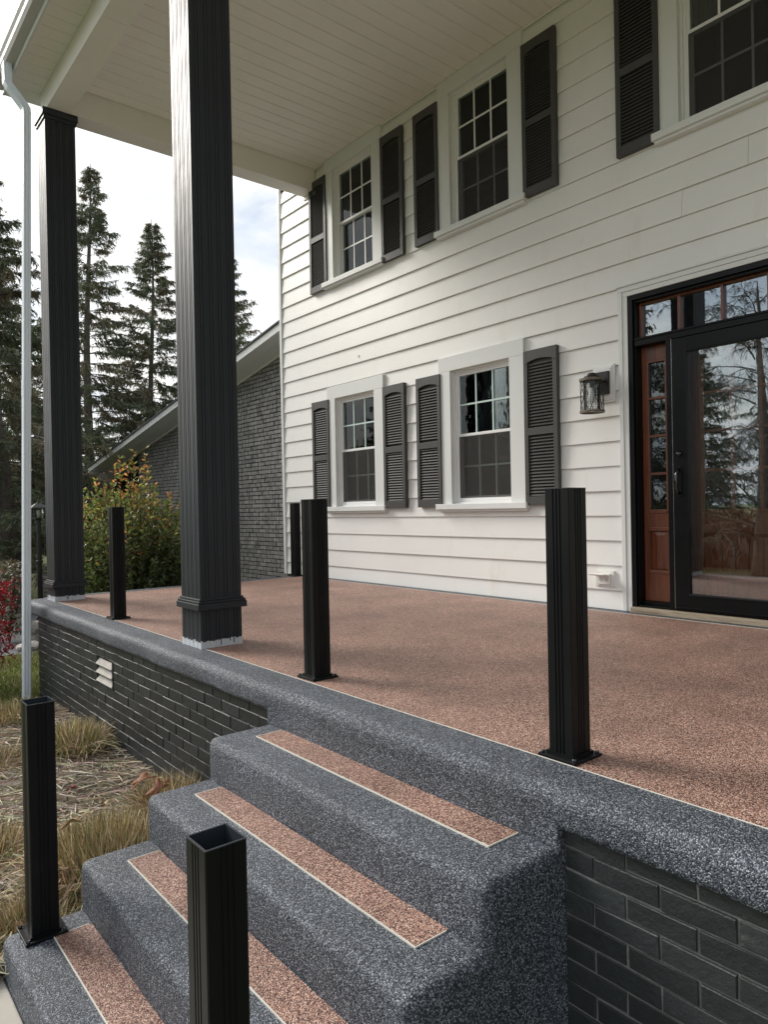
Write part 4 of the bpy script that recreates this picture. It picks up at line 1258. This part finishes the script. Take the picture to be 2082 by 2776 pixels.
def spruce(base, h, rad, seed, label, group, lean=(0, 0), bare=.10, trunk_r=.17, dens=1., droop=.35):
    global rng
    rng = np.random.default_rng(seed)
    root = thing('spruce_tree', label, 'tree', base, group)
    bx, by, bz_ = base
    lx, ly = lean
    def tp(z):      # trunk position at height z
        u = z/h; return np.array([bx+lx*u+.05*math.sin(u*9+seed), by+ly*u+.05*math.cos(u*7+seed), bz_+z])
    pts = [tp(h*u) for u in np.linspace(0, 1, 16)]
    rr = [trunk_r*(1-u)**.9+.008+(.06*trunk_r/.17 if u == 0 else 0) for u in np.linspace(0, 1, 16)]
    MB().tube(pts, rr, 9).build('trunk', M['bark'], root, smooth=True)
    limb = MB()
    parts = []
    z = h*bare
    while z < h*.985:
        t = (z-h*bare)/(h*(1-bare))
        Lmax = rad*1.22*((1-t)**1.02)*(.35+.65*min(1, (t+.15)*4))+.12
        nb_ = 6 if t < .9 else 5
        a0 = rng.uniform(0, 6.28)
        for k in range(nb_):
            if rng.random() < .12: continue
            a = a0+k*6.283/nb_+rng.uniform(-.35, .35)
            ln = Lmax*rng.uniform(.55, 1.12)
            if rng.random() < .15: ln *= 1.35
            up0 = rng.uniform(.05, .45) if t > .55 else rng.uniform(-.15, .32)
            dirh = np.array([math.cos(a), math.sin(a), 0.])
            n_ = 7
            P_ = []
            for i in range(n_+1):
                u = i/n_
                zz_ = up0*ln*u - droop*ln*u*u*(1-t*.6) + .20*ln*max(0, u-.55)**1.3*1.6
                P_.append(tp(z)+dirh*ln*u+np.array([0, 0, zz_]))
            P_ = np.array(P_)
            limb.tube([tuple(p) for p in P_[::2]], [max(.004, .013*ln/2*(1-u)+.003) for u in np.linspace(0, 1, len(P_[::2]))], 4, False)
            m_ = int((22+ln*46)*dens)
            u = rng.uniform(.12, 1, m_)**.75
            idx = np.minimum((u*n_).astype(int), n_-1); fr = (u*n_-idx)[:, None]
            B = P_[idx]*(1-fr)+P_[idx+1]*fr
            B = B + rng.normal(size=(m_, 3))*np.array([.02, .02, .015])
            sidev = np.array([-dirh[1], dirh[0], 0.])
            sgn = rng.choice([-1, 1], m_)[:, None]
            # twigs: outward and sideways, drooping
            D = dirh[None]*rng.uniform(.2, .9, (m_, 1))+sidev[None]*sgn*rng.uniform(.15, .9, (m_, 1))+np.array([0, 0, 1.])[None]*rng.uniform(-1.25, .1, (m_, 1))
            D /= np.linalg.norm(D, axis=1)[:, None]
            tl = rng.uniform(.14, .44, m_)*(.55+.45*(1-t))*(1.15-.4*u)
            c = jitter_cols(m_, (.15, .175, .105) if rng.random() < .7 else (.22, .20, .13), .35)
            parts.append(blades(B, D, tl, rng.uniform(.018, .034, m_), c, .25))
            # needle tufts along the twig
            q = 5
            uu = rng.uniform(.15, 1, (m_, q))
            B2 = (B[:, None]+D[:, None]*(tl[:, None]*uu)[:, :, None]).reshape(-1, 3)
            D2 = np.repeat(D, q, 0)*.6+rng.normal(size=(m_*q, 3))*.55+np.array([0, 0, -.25]); D2 /= np.linalg.norm(D2, axis=1)[:, None]
            parts.append(blades(B2, D2, rng.uniform(.05, .11, m_*q), rng.uniform(.012, .024, m_*q), np.repeat(c, q, 0)*rng.uniform(.7, 1.3, (m_*q, 1)), .1))
        z += h*(.019 if t < .8 else .015)*rng.uniform(.8, 1.4)
    limb.build('limbs', M['bark'], root, fix=False)['kind'] = 'stuff'
    V, F, C = merge(parts)
    o = raw('crown', V, F, M['needle'], root, C)
    o.matrix_parent_inverse = Matrix.Translation(-Vector(base))
    return root
G_SP = 'tall spruces beyond the porch'
spruce((-16.2, 3.38, GZ), 10.2, 2.3, 11, 'big spruce with a thick leaning trunk at the left edge, nearest of the spruces', G_SP, (-.1, -.85), .12, .20, 1.15, .42)
spruce((-24, 7.22, GZ), 13.2, 3.1, 12, 'tallest pointed spruce right of the far column', G_SP, (0, .25), .10, .19, .8, .38)
spruce((-24, 9.35, GZ), 11.9, 2.7, 13, 'spruce with a round bushy tip just left of the near column', G_SP, (0, .15), .09, .15, .85, .40)
spruce((-22.5, 11.2, GZ), 11.5, 3.3, 14, 'spruce behind the near column with a branch reaching out to the right', G_SP, (0, 0), .10, .22, .9, .36)
spruce((-23, 2.6, GZ), 11.3, 3.0, 15, 'spruce farther off at the left edge behind the downspout', G_SP, (0, 0), .08, .2, .8, .4)
spruce((-29, 5.6, GZ), 12.0, 3.0, 16, 'distant spruce half hidden behind the far column', G_SP, (0, 0), .06, .2, .7, .4)
# trees of the front garden, seen mirrored in the glass
G_FR = 'trees in the front garden mirrored in the panes'
for i, (x, y, h_, r_) in enumerate(((-21.5, -7.5, 7.0, 2.4), (-17.5, -11.0, 7.2, 2.6), (-24.5, -11.5, 8.0, 2.6), (-13.0, -15.5, 7.4, 2.4), (-12.4, -9.4, 12.0, 2.4))):
    spruce((x, y, GZ), h_, r_, 30+i, ['front garden spruce mirrored in the far lower window', 'front garden spruce mirrored in the lower window nearer the door', 'distant front garden spruce mirrored in the far lower window', 'distant front garden spruce mirrored low in the entrance glass', 'tall front garden spruce mirrored in the sidelight left of the door'][i], G_FR, (0, 0), .04, .18, .5, .35)

def bare_tree(base, h, seed, label):
    r = random.Random(seed)
    root = thing('bare_tree', label, 'tree', base, G_FR)
    trunk = MB(); tw = MB()
    b = Vector(base)
    pts = [b+Vector((.12*math.sin(u*4), .1*math.cos(u*3)-.1, h*u)) for u in np.linspace(0, 1, 10)]
    trunk.tube(pts, [.16*(1-u)**.8+.012 for u in np.linspace(0, 1, 10)], 8)
    trunk.build('trunk', M['bark'], root, smooth=True)
    def branch(p, d, ln, rad, lvl):
        n_ = 6; q = [p]; dd = d.copy()
        for i in range(n_):
            dd = (dd+Vector((r.uniform(-.2, .2), r.uniform(-.2, .2), r.uniform(-.14, .10)-(.10 if lvl > 1 else 0)))).normalized()
            q.append(q[-1]+dd*ln/n_)
        tw.tube(q, [max(.0025, rad*(1-i/n_)+.002) for i in range(n_+1)], 4 if lvl else 6, False)
        if lvl < 3:
            for k in range(7 if lvl == 0 else 6):
                i = r.randrange(1, n_+1)
                s = Vector((r.uniform(-1, 1), r.uniform(-1, 1), r.uniform(-.7, .6)))
                branch(q[i], (dd+s).normalized(), ln*r.uniform(.35, .6), rad*.45, lvl+1)
    for k in range(22):
        u = .16+.8*k/22
        p = pts[0].lerp(pts[-1], u); a = r.uniform(0, 6.28)
        branch(p, Vector((math.cos(a), math.sin(a), r.uniform(.15, .7))).normalized(), (1-u*.65)*r.uniform(1.5, 2.6), .035*(1-u*.6), 0)
    tw.build('crown', M['bark'], root, fix=False)
    return root
bare_tree((-6.5, -4.9, GZ), 6.4, 4, 'bare twiggy tree in the front garden, mirrored in the entrance glass')
bare_tree((-9.4, -8.0, GZ), 8.0, 5, 'taller bare tree in the front garden, mirrored at the left of the entrance glass')
def added_hedge(base, lx, ly, h, label):
    global rng
    rng = np.random.default_rng(3)
    n = 14000
    P0 = np.stack([base[0]+rng.uniform(-lx, lx, n), base[1]+rng.uniform(-ly, ly, n), base[2]+h*rng.random(n)**.7*(1+.12*np.sin(rng.uniform(0, 6, n)))], 1)
    D = rng.normal(size=(n, 3)); D /= np.linalg.norm(D, axis=1)[:, None]
    V, F, C = blades(P0, D, rng.uniform(.08, .2, n), rng.uniform(.03, .06, n), jitter_cols(n, (.035, .050, .026), .4), .1)
    root = thing('hedge', label, 'hedge', base)
    MB().box(base[0]-lx*.97, base[0]+lx*.97, base[1]-ly*.5, base[1]+ly*.5, GZ, GZ+h*.8).build('stems', M['stem'], root)
    o = raw('foliage', V, F, M['needle'], root, C); o.matrix_parent_inverse = Matrix.Translation(-Vector(base))
added_hedge((-7.6, -9.6, GZ), 5.5, .6, 1.35, 'dark evergreen hedge across the front garden, mirrored low in the entrance glass')  # out of view, added to keep the sunlit lawn out of the door reflection

# leafy shrub beyond the porch end
def shrub(base, label):
    global rng
    rng = np.random.default_rng(44)
    root = thing('shrub', label, 'shrub', base)
    bx, by, bz_ = base
    stems = MB(); parts = []
    def leaves(B, D, ln, c):
        n = len(B)
        side = np.cross(D, rng.normal(size=(n, 3))); side /= np.linalg.norm(side, axis=1)[:, None]+1e-9
        nrm = np.cross(side, D)
        w = ln*.19
        V = np.empty((n, 6, 3))
        V[:, 0] = B; V[:, 1] = B+D*(ln*.4)[:, None]+side*w[:, None]+nrm*(w*.35)[:, None]; V[:, 2] = B+D*ln[:, None]
        V[:, 3] = B+D*(ln*.4)[:, None]-side*w[:, None]+nrm*(w*.35)[:, None]
        V[:, 4] = B+D*(ln*.75)[:, None]+side*(w*.7)[:, None]+nrm*(w*.22)[:, None]; V[:, 5] = B+D*(ln*.75)[:, None]-side*(w*.7)[:, None]+nrm*(w*.22)[:, None]
        b0 = np.arange(n)*6
        F = np.concatenate([np.stack([b0, b0+1, b0+2], 1), np.stack([b0+1, b0+4, b0+2], 1), np.stack([b0, b0+2, b0+3], 1), np.stack([b0+3, b0+2, b0+5], 1)])
        return V.reshape(-1, 3), F, np.repeat(c, 6, 0)
    def shoot(p0, p1, nl, ln, cfun, spread=.10):
        p0, p1 = np.array(p0), np.array(p1)
        d = (p1-p0); L_ = np.linalg.norm(d); d = d/L_
        stems.tube([tuple(p0), tuple((p0+p1)/2+rng.normal(size=3)*.02), tuple(p1)], [.007, .005, .002], 4, False)
        u = rng.uniform(.0, 1, nl)
        B = p0+d[None]*(u*L_)[:, None]
        a = rng.uniform(0, 6.28, nl)
        o1 = np.cross(d, [.3, .2, 1.]); o1 /= np.linalg.norm(o1); o2 = np.cross(d, o1)
        D = d[None]*rng.uniform(.3, 1.0, (nl, 1))+o1[None]*np.cos(a)[:, None]+o2[None]*np.sin(a)[:, None]
        D /= np.linalg.norm(D, axis=1)[:, None]
        parts.append(leaves(B, D, ln*rng.uniform(.7, 1.2, nl), cfun(B, u)))
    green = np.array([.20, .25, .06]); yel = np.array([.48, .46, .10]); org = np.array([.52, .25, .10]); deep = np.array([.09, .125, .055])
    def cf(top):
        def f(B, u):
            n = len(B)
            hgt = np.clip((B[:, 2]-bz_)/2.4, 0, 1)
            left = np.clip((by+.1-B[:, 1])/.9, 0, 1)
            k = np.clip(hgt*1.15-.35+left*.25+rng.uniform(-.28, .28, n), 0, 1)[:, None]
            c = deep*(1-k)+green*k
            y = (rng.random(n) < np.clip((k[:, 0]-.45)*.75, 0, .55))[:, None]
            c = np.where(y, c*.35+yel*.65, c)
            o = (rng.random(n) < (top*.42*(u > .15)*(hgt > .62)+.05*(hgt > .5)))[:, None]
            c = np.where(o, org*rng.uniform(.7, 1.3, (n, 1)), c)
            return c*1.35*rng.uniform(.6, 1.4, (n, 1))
        return f
    # many upright stems from one crown
    for i in range(640):
        a = rng.uniform(0, 6.28); q = math.sqrt(rng.random())
        fx, fy = math.cos(a)*q, math.sin(a)*q
        hh = (2.02-.55*q**2.4)*rng.uniform(.35, 1.0)
        p1 = (bx+fx*.85, by+fy*.92, bz_+hh+.25)
        low = rng.uniform(.25, .6)
        p0 = (bx+fx*.85*low, by+fy*.92*low, bz_+max(.25, (hh+.25)*low))
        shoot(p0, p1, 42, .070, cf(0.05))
    for i in range(60):      # bare lower stems
        a = rng.uniform(0, 6.28); q = math.sqrt(rng.random())
        stems.tube([(bx+math.cos(a)*q*.25, by+math.sin(a)*q*.25, bz_), (bx+math.cos(a)*q*.6, by+math.sin(a)*q*.6, bz_+.7), (bx+math.cos(a)*q*.8, by+math.sin(a)*q*.85, bz_+1.4)], [.012, .009, .005], 5, False)
    # tall free shoots above the mass
    for dy_, top, tw_ in ((-.72, 2.36, .3), (-.60, 2.30, .3), (-.80, 2.10, .1), (-.25, 2.62, .9), (-.12, 2.72, .9), (.02, 2.80, 1.0), (-.02, 2.62, 1.), (.10, 2.56, 1.0), (.20, 2.86, .8), (.27, 2.60, 1.0), (.60, 2.26, .8), (.68, 2.22, .8), (.78, 2.16, .6), (.40, 2.36, .8), (-.40, 2.42, .5)):
        p1 = (bx+rng.uniform(-.15, .15), by+dy_, bz_+top-.16); p0 = (bx+rng.uniform(-.1, .1), by+dy_*.82, bz_+1.35)
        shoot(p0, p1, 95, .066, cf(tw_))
    stems.build('stems', M['stem'], root, fix=False)
    V, F, C = merge(parts)
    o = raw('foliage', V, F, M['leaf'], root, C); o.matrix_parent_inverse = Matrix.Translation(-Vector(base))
shrub((-9.45, 3.38, GZ), 'large leafy green and orange-tipped shrub beyond the far end of the porch')

# red maple at the left edge
def maple(base, label):
    global rng
    rng = np.random.default_rng(8)
    root = thing('red_maple', label, 'shrub', base)
    st = MB(); parts = []
    b = np.array(base)
    for i in range(26):
        a = rng.uniform(0, 6.28); rr = rng.uniform(.1, .45); hh = rng.uniform(.35, 1.15)
        p = b+np.array([math.cos(a)*rr, math.sin(a)*rr, hh])
        st.tube([tuple(b+np.array([0, 0, .02])), tuple(b+(p-b)*.5+np.array([0, 0, .12])), tuple(p)], [.014, .008, .003], 5, False)
        n = 330
        B = p+rng.normal(size=(n, 3))*np.array([.10, .10, .085])
        for lobe in range(3):
            D = rng.normal(size=(n, 3))+np.array([0, 0, -.35]); D /= np.linalg.norm(D, axis=1)[:, None]
            c = jitter_cols(n, (.36, .016, .035), .45)
            warm = (rng.random(n) < .12)[:, None]; c = np.where(warm, np.array([.38, .06, .03]), c)
            parts.append(blades(B, D, rng.uniform(.03, .06, n), rng.uniform(.008, .016, n), c, .15))
    st.build('stems', M['stem'], root, fix=False)
    V, F, C = merge(parts)
    o = raw('foliage', V, F, M['redleaf'], root, C); o.matrix_parent_inverse = Matrix.Translation(-Vector(base))
maple((-8.55, 1.16, GZ), 'crimson-leaved maple shrub at the left edge of the picture')

# cut-back ornamental grass clumps
def clump(c, rx, ry, h, n, seed, label, green=.35, flop=.25):
    global rng
    rng = np.random.default_rng(seed)
    x, y = c
    a = rng.uniform(0, 6.28, n); q = np.sqrt(rng.random(n))
    P0 = np.stack([x+np.cos(a)*q*rx*.8, y+np.sin(a)*q*ry*.8, np.full(n, GZ+.02)], 1)
    D = np.stack([np.cos(a)*q*flop+rng.normal(size=n)*.30, np.sin(a)*q*flop+rng.normal(size=n)*.30, np.ones(n)], 1); D /= np.linalg.norm(D, axis=1)[:, None]
    Ln = h*(1-.28*q**2)*rng.uniform(.72, 1.08, n)
    tan = jitter_cols(n, (.44, .33, .20), .4); gr = jitter_cols(n, (.27, .25, .10), .35); pale = jitter_cols(n, (.78, .67, .45), .15)
    k = rng.random(n); col_ = np.where((k < green)[:, None], gr, np.where((k > .86)[:, None], pale, tan))
    m_ = int(n*.35)       # fallen outer blades
    a2 = rng.uniform(0, 6.28, m_)
    P2 = np.stack([x+np.cos(a2)*rx*rng.uniform(.6, 1, m_), y+np.sin(a2)*ry*rng.uniform(.6, 1, m_), np.full(m_, GZ+.03)+rng.uniform(0, h*.5, m_)], 1)
    D2 = np.stack([np.cos(a2)+rng.normal(size=m_)*.6, np.sin(a2)+rng.normal(size=m_)*.6, rng.uniform(-.3, .5, m_)], 1); D2 /= np.linalg.norm(D2, axis=1)[:, None]
    V, F, C = merge([blades(P0, D, Ln, rng.uniform(.005, .0105, n), col_*rng.uniform(.45, 1.5, (n, 1)), .03), blades(P2, D2, rng.uniform(.1, .28, m_), rng.uniform(.004, .008, m_), jitter_cols(m_, (.46, .37, .23), .4), .3)])
    o = raw('grass_clump', V, F, M['straw'], None, C)
    return tag(o, label, 'grass clump', 'cut-back ornamental grass clumps in the bed')
clump((-3.55, 1.12), .38, .32, .36, 2300, 1, 'largest cut-back tan grass clump pressed against the steps', .42, .22)
clump((-3.95, 1.62), .28, .19, .34, 1200, 2, 'tan grass clump against the brick wall, with brown leaves caught in it', .30, .35)
clump((-5.55, 1.55), .32, .20, .33, 1100, 3, 'greener grass clump against the wall behind the left step post', .55, .3)
clump((-4.15, .70), .25, .22, .22, 800, 4, 'low tan grass clump left of the bottom step post', .25, .5)
clump((-5.60, .98), .30, .24, .20, 600, 5, 'flopped straw-coloured grass clump left of the step post at mid height', .22, .6)
clump((-6.75, 1.38), .30, .22, .28, 700, 6, 'grey-green grass clump near the foot of the downspout', .50, .6)
clump((-3.30, .74), .17, .20, .20, 1200, 8, 'short scruffy grass clump beside the lowest step', .35, .4)

# straw litter all over the bed
rng = np.random.default_rng(77)
n = 20000
x = rng.uniform(-7.2, -3.13, n); y = rng.uniform(.1, 1.78, n)
P0 = np.stack([x, y, GZ+.058+rng.uniform(0, .035, n)], 1)
a = rng.normal(.6, .9, n)
D = np.stack([np.cos(a), np.sin(a), rng.uniform(-.05, .18, n)], 1); D /= np.linalg.norm(D, axis=1)[:, None]
C0 = jitter_cols(n, (.60, .52, .40), .4); dk = (rng.random(n) < .45)[:, None]; C0 = np.where(dk, C0*.45, C0)
V, F, C = blades(P0, D, rng.uniform(.06, .34, n), rng.uniform(.0045, .010, n), C0, .04)
tag(raw('straw_litter', V, F, M['straw'], None, C), 'dry straw litter strewn over the planting bed', 'straw', kind='stuff')
# fallen oak leaves
def fallen_leaf(p, s, rot, c, label):
    r = random.Random(int(p[0]*1000))
    pts = []
    n_ = 22
    for i in range(n_):
        a = 2*math.pi*i/n_
        rad = (.72+.28*math.cos(5*a+.4))*(1 if abs(math.cos(a)) > .3 else .75)
        pts.append((math.cos(a)*s*rad*1.25, math.sin(a)*s*rad*.7))
    v = [(0, 0, .012)]+[(x_, y_, .018*math.sin(x_*40+1)+.02*abs(y_)/s*r.uniform(.2, 1)) for x_, y_ in pts]
    f = [(0, i+1, (i+1) % n_+1) for i in range(n_)]
    o = raw('fallen_leaf', v, f, M['straw'], None, np.tile(np.array(c), (len(v), 1)))
    o.location = p; o.rotation_euler = (r.uniform(-.4, .4), r.uniform(-.4, .4), rot)
    sm = o.modifiers.new('thick', 'SOLIDIFY'); sm.thickness = .0015
    return tag(o, label, 'leaf', 'fallen leaves in the bed')
LEAVES = [((-3.36, .86, GZ+.24), .055, .4, (.30, .20, .12), 'dull brown leaf beside the lowest step'),
          ((-4.10, 1.50, GZ+.27), .07, 1.2, (.28, .12, .06), 'rust brown leaf on top of the clump by the wall'),
          ((-3.90, 1.52, GZ+.28), .075, 2.0, (.30, .13, .07), 'larger rust brown leaf on the clump by the wall'),
          ((-4.35, 1.36, GZ+.09), .06, .2, (.48, .36, .22), 'pale tan curled leaf between the two wall clumps'),
          ((-3.62, .98, GZ+.33), .05, .9, (.42, .29, .16), 'tan leaf lying on the largest grass clump'),
          ((-3.70, .56, GZ+.09), .08, .3, (.55, .44, .30), 'pale oak leaf left of the bottom step post plate'),
          ((-3.98, .50, GZ+.09), .075, 1.9, (.50, .40, .28), 'pale oak leaf at the lower left edge of the picture'),
          ((-3.45, .52, GZ+.09), .06, 2.6, (.52, .41, .28), 'small pale oak leaf behind the bottom step post plate'),
          ((-4.72, 1.28, GZ+.09), .035, .9, (.40, .02, .03), 'tiny bright red leaf on the straw'),
          ((-4.55, 1.05, GZ+.085), .055, 2.2, (.36, .25, .15), 'brown leaf on dark mulch in the middle of the bed')]
for L_ in LEAVES: fallen_leaf(*L_)
# woody debris chunk and thin red stems
o = rock_obj('bark_chunk', (-4.62, 1.20, GZ+.075), (.16, .035, .03), 5, M['stem'], 'dark splinter of bark lying in the straw', 'bark', None)
o.rotation_euler = (0, 0, .5)
ts = thing('twig_shrub', 'few thin reddish bare twigs rising from the bed at the left edge', 'shrub', (-4.55, .62, GZ))
sm_ = MB()
for i in range(7):
    a = i*.9
    sm_.tube([(-4.55, .62, GZ+.02), (-4.55+.06*math.cos(a), .62+.06*math.sin(a), GZ+.2), (-4.55+.13*math.cos(a), .62+.13*math.sin(a), GZ+.30+.03*(i % 3))], [.005, .004, .002], 5)
sm_.build('stems', M['stem'], ts, fix=False)

# lawn blades in the visible strip
rng = np.random.default_rng(5)
n = 26000
x = rng.uniform(-10.2, -7.2, n); y = rng.uniform(.6, 3.4, n)
P0 = np.stack([x, y, np.full(n, GZ)], 1)
D = np.stack([rng.normal(size=n)*.45, rng.normal(size=n)*.45, np.ones(n)], 1); D /= np.linalg.norm(D, axis=1)[:, None]
cA = jitter_cols(n, (.135, .185, .035), .4); cB = jitter_cols(n, (.32, .29, .13), .3)
V, F, C = blades(P0, D, rng.uniform(.03, .085, n), rng.uniform(.004, .008, n), np.where((rng.random(n) < .3)[:, None], cB, cA), .15)
tag(raw('lawn_grass', V, F, M['turf'], None, C), 'short yellow-green lawn grass beside the porch', 'grass', kind='stuff')

# far woodland brush that closes the horizon
rng = np.random.default_rng(9)
parts = []
n = 52000
ang = rng.uniform(2.35, 3.9, n)
dist = rng.uniform(36, 60, n)
hgt = rng.random(n)**1.5*(3.0+1.6*np.sin(ang*9)+1.0*np.sin(ang*23))
P0 = np.stack([np.cos(ang)*dist, np.sin(ang)*dist+2, GZ+hgt], 1)
D = rng.normal(size=(n, 3))*np.array([.7, .7, .8]); D /= np.linalg.norm(D, axis=1)[:, None]
pick = rng.random(n)[:, None]
cc_ = np.where(pick < .45, np.array([.16, .135, .10]), np.where(pick < .8, np.array([.085, .095, .05]), np.array([.22, .19, .14])))*rng.uniform(.6, 1.3, (n, 1))
V, F, C = blades(P0, D, rng.uniform(.4, 1.3, n), rng.uniform(.05, .22, n), cc_, .1)
tag(raw('far_woodland', V, F, M['woods'], None, C), 'grey-brown brush and woodland far beyond the drive', 'woodland', kind='stuff')
# pale-leaved small shrub by the drive
def small_shrub(base, label):
    global rng
    rng = np.random.default_rng(61)
    root = thing('garden_shrub', label, 'shrub', base)
    b = np.array(base); n = 1500
    a = rng.uniform(0, 6.28, n); q = np.sqrt(rng.random(n)); zz_ = rng.random(n)
    B = np.stack([b[0]+np.cos(a)*q*.35, b[1]+np.sin(a)*q*.30, b[2]+.12+zz_*1.05], 1)
    D = rng.normal(size=(n, 3)); D /= np.linalg.norm(D, axis=1)[:, None]
    pick = rng.random(n)[:, None]
    c = np.where(pick < .3, np.array([.48, .45, .36]), np.where(pick < .7, np.array([.13, .13, .07]), np.array([.10, .06, .04])))*rng.uniform(.6, 1.3, (n, 1))
    V, F, C = blades(B, D, rng.uniform(.04, .09, n), rng.uniform(.015, .03, n), c, .1)
    st = MB()
    for i in range(26):
        t_ = rng.uniform(0, 6.28)
        st.tube([tuple(b), (b[0]+math.cos(t_)*.12, b[1]+math.sin(t_)*.12, b[2]+.5), (b[0]+math.cos(t_)*.3, b[1]+math.sin(t_)*.26, b[2]+1.1)], [.008, .005, .002], 4, False)
    st.build('stems', M['stem'], root, fix=False)
    o = raw('foliage', V, F, M['leaf'], root, C); o.matrix_parent_inverse = Matrix.Translation(-Vector(base))
small_shrub((-11.3, 2.28, GZ), 'thin pale-leaved shrub beside the drive, partly behind the downspout')
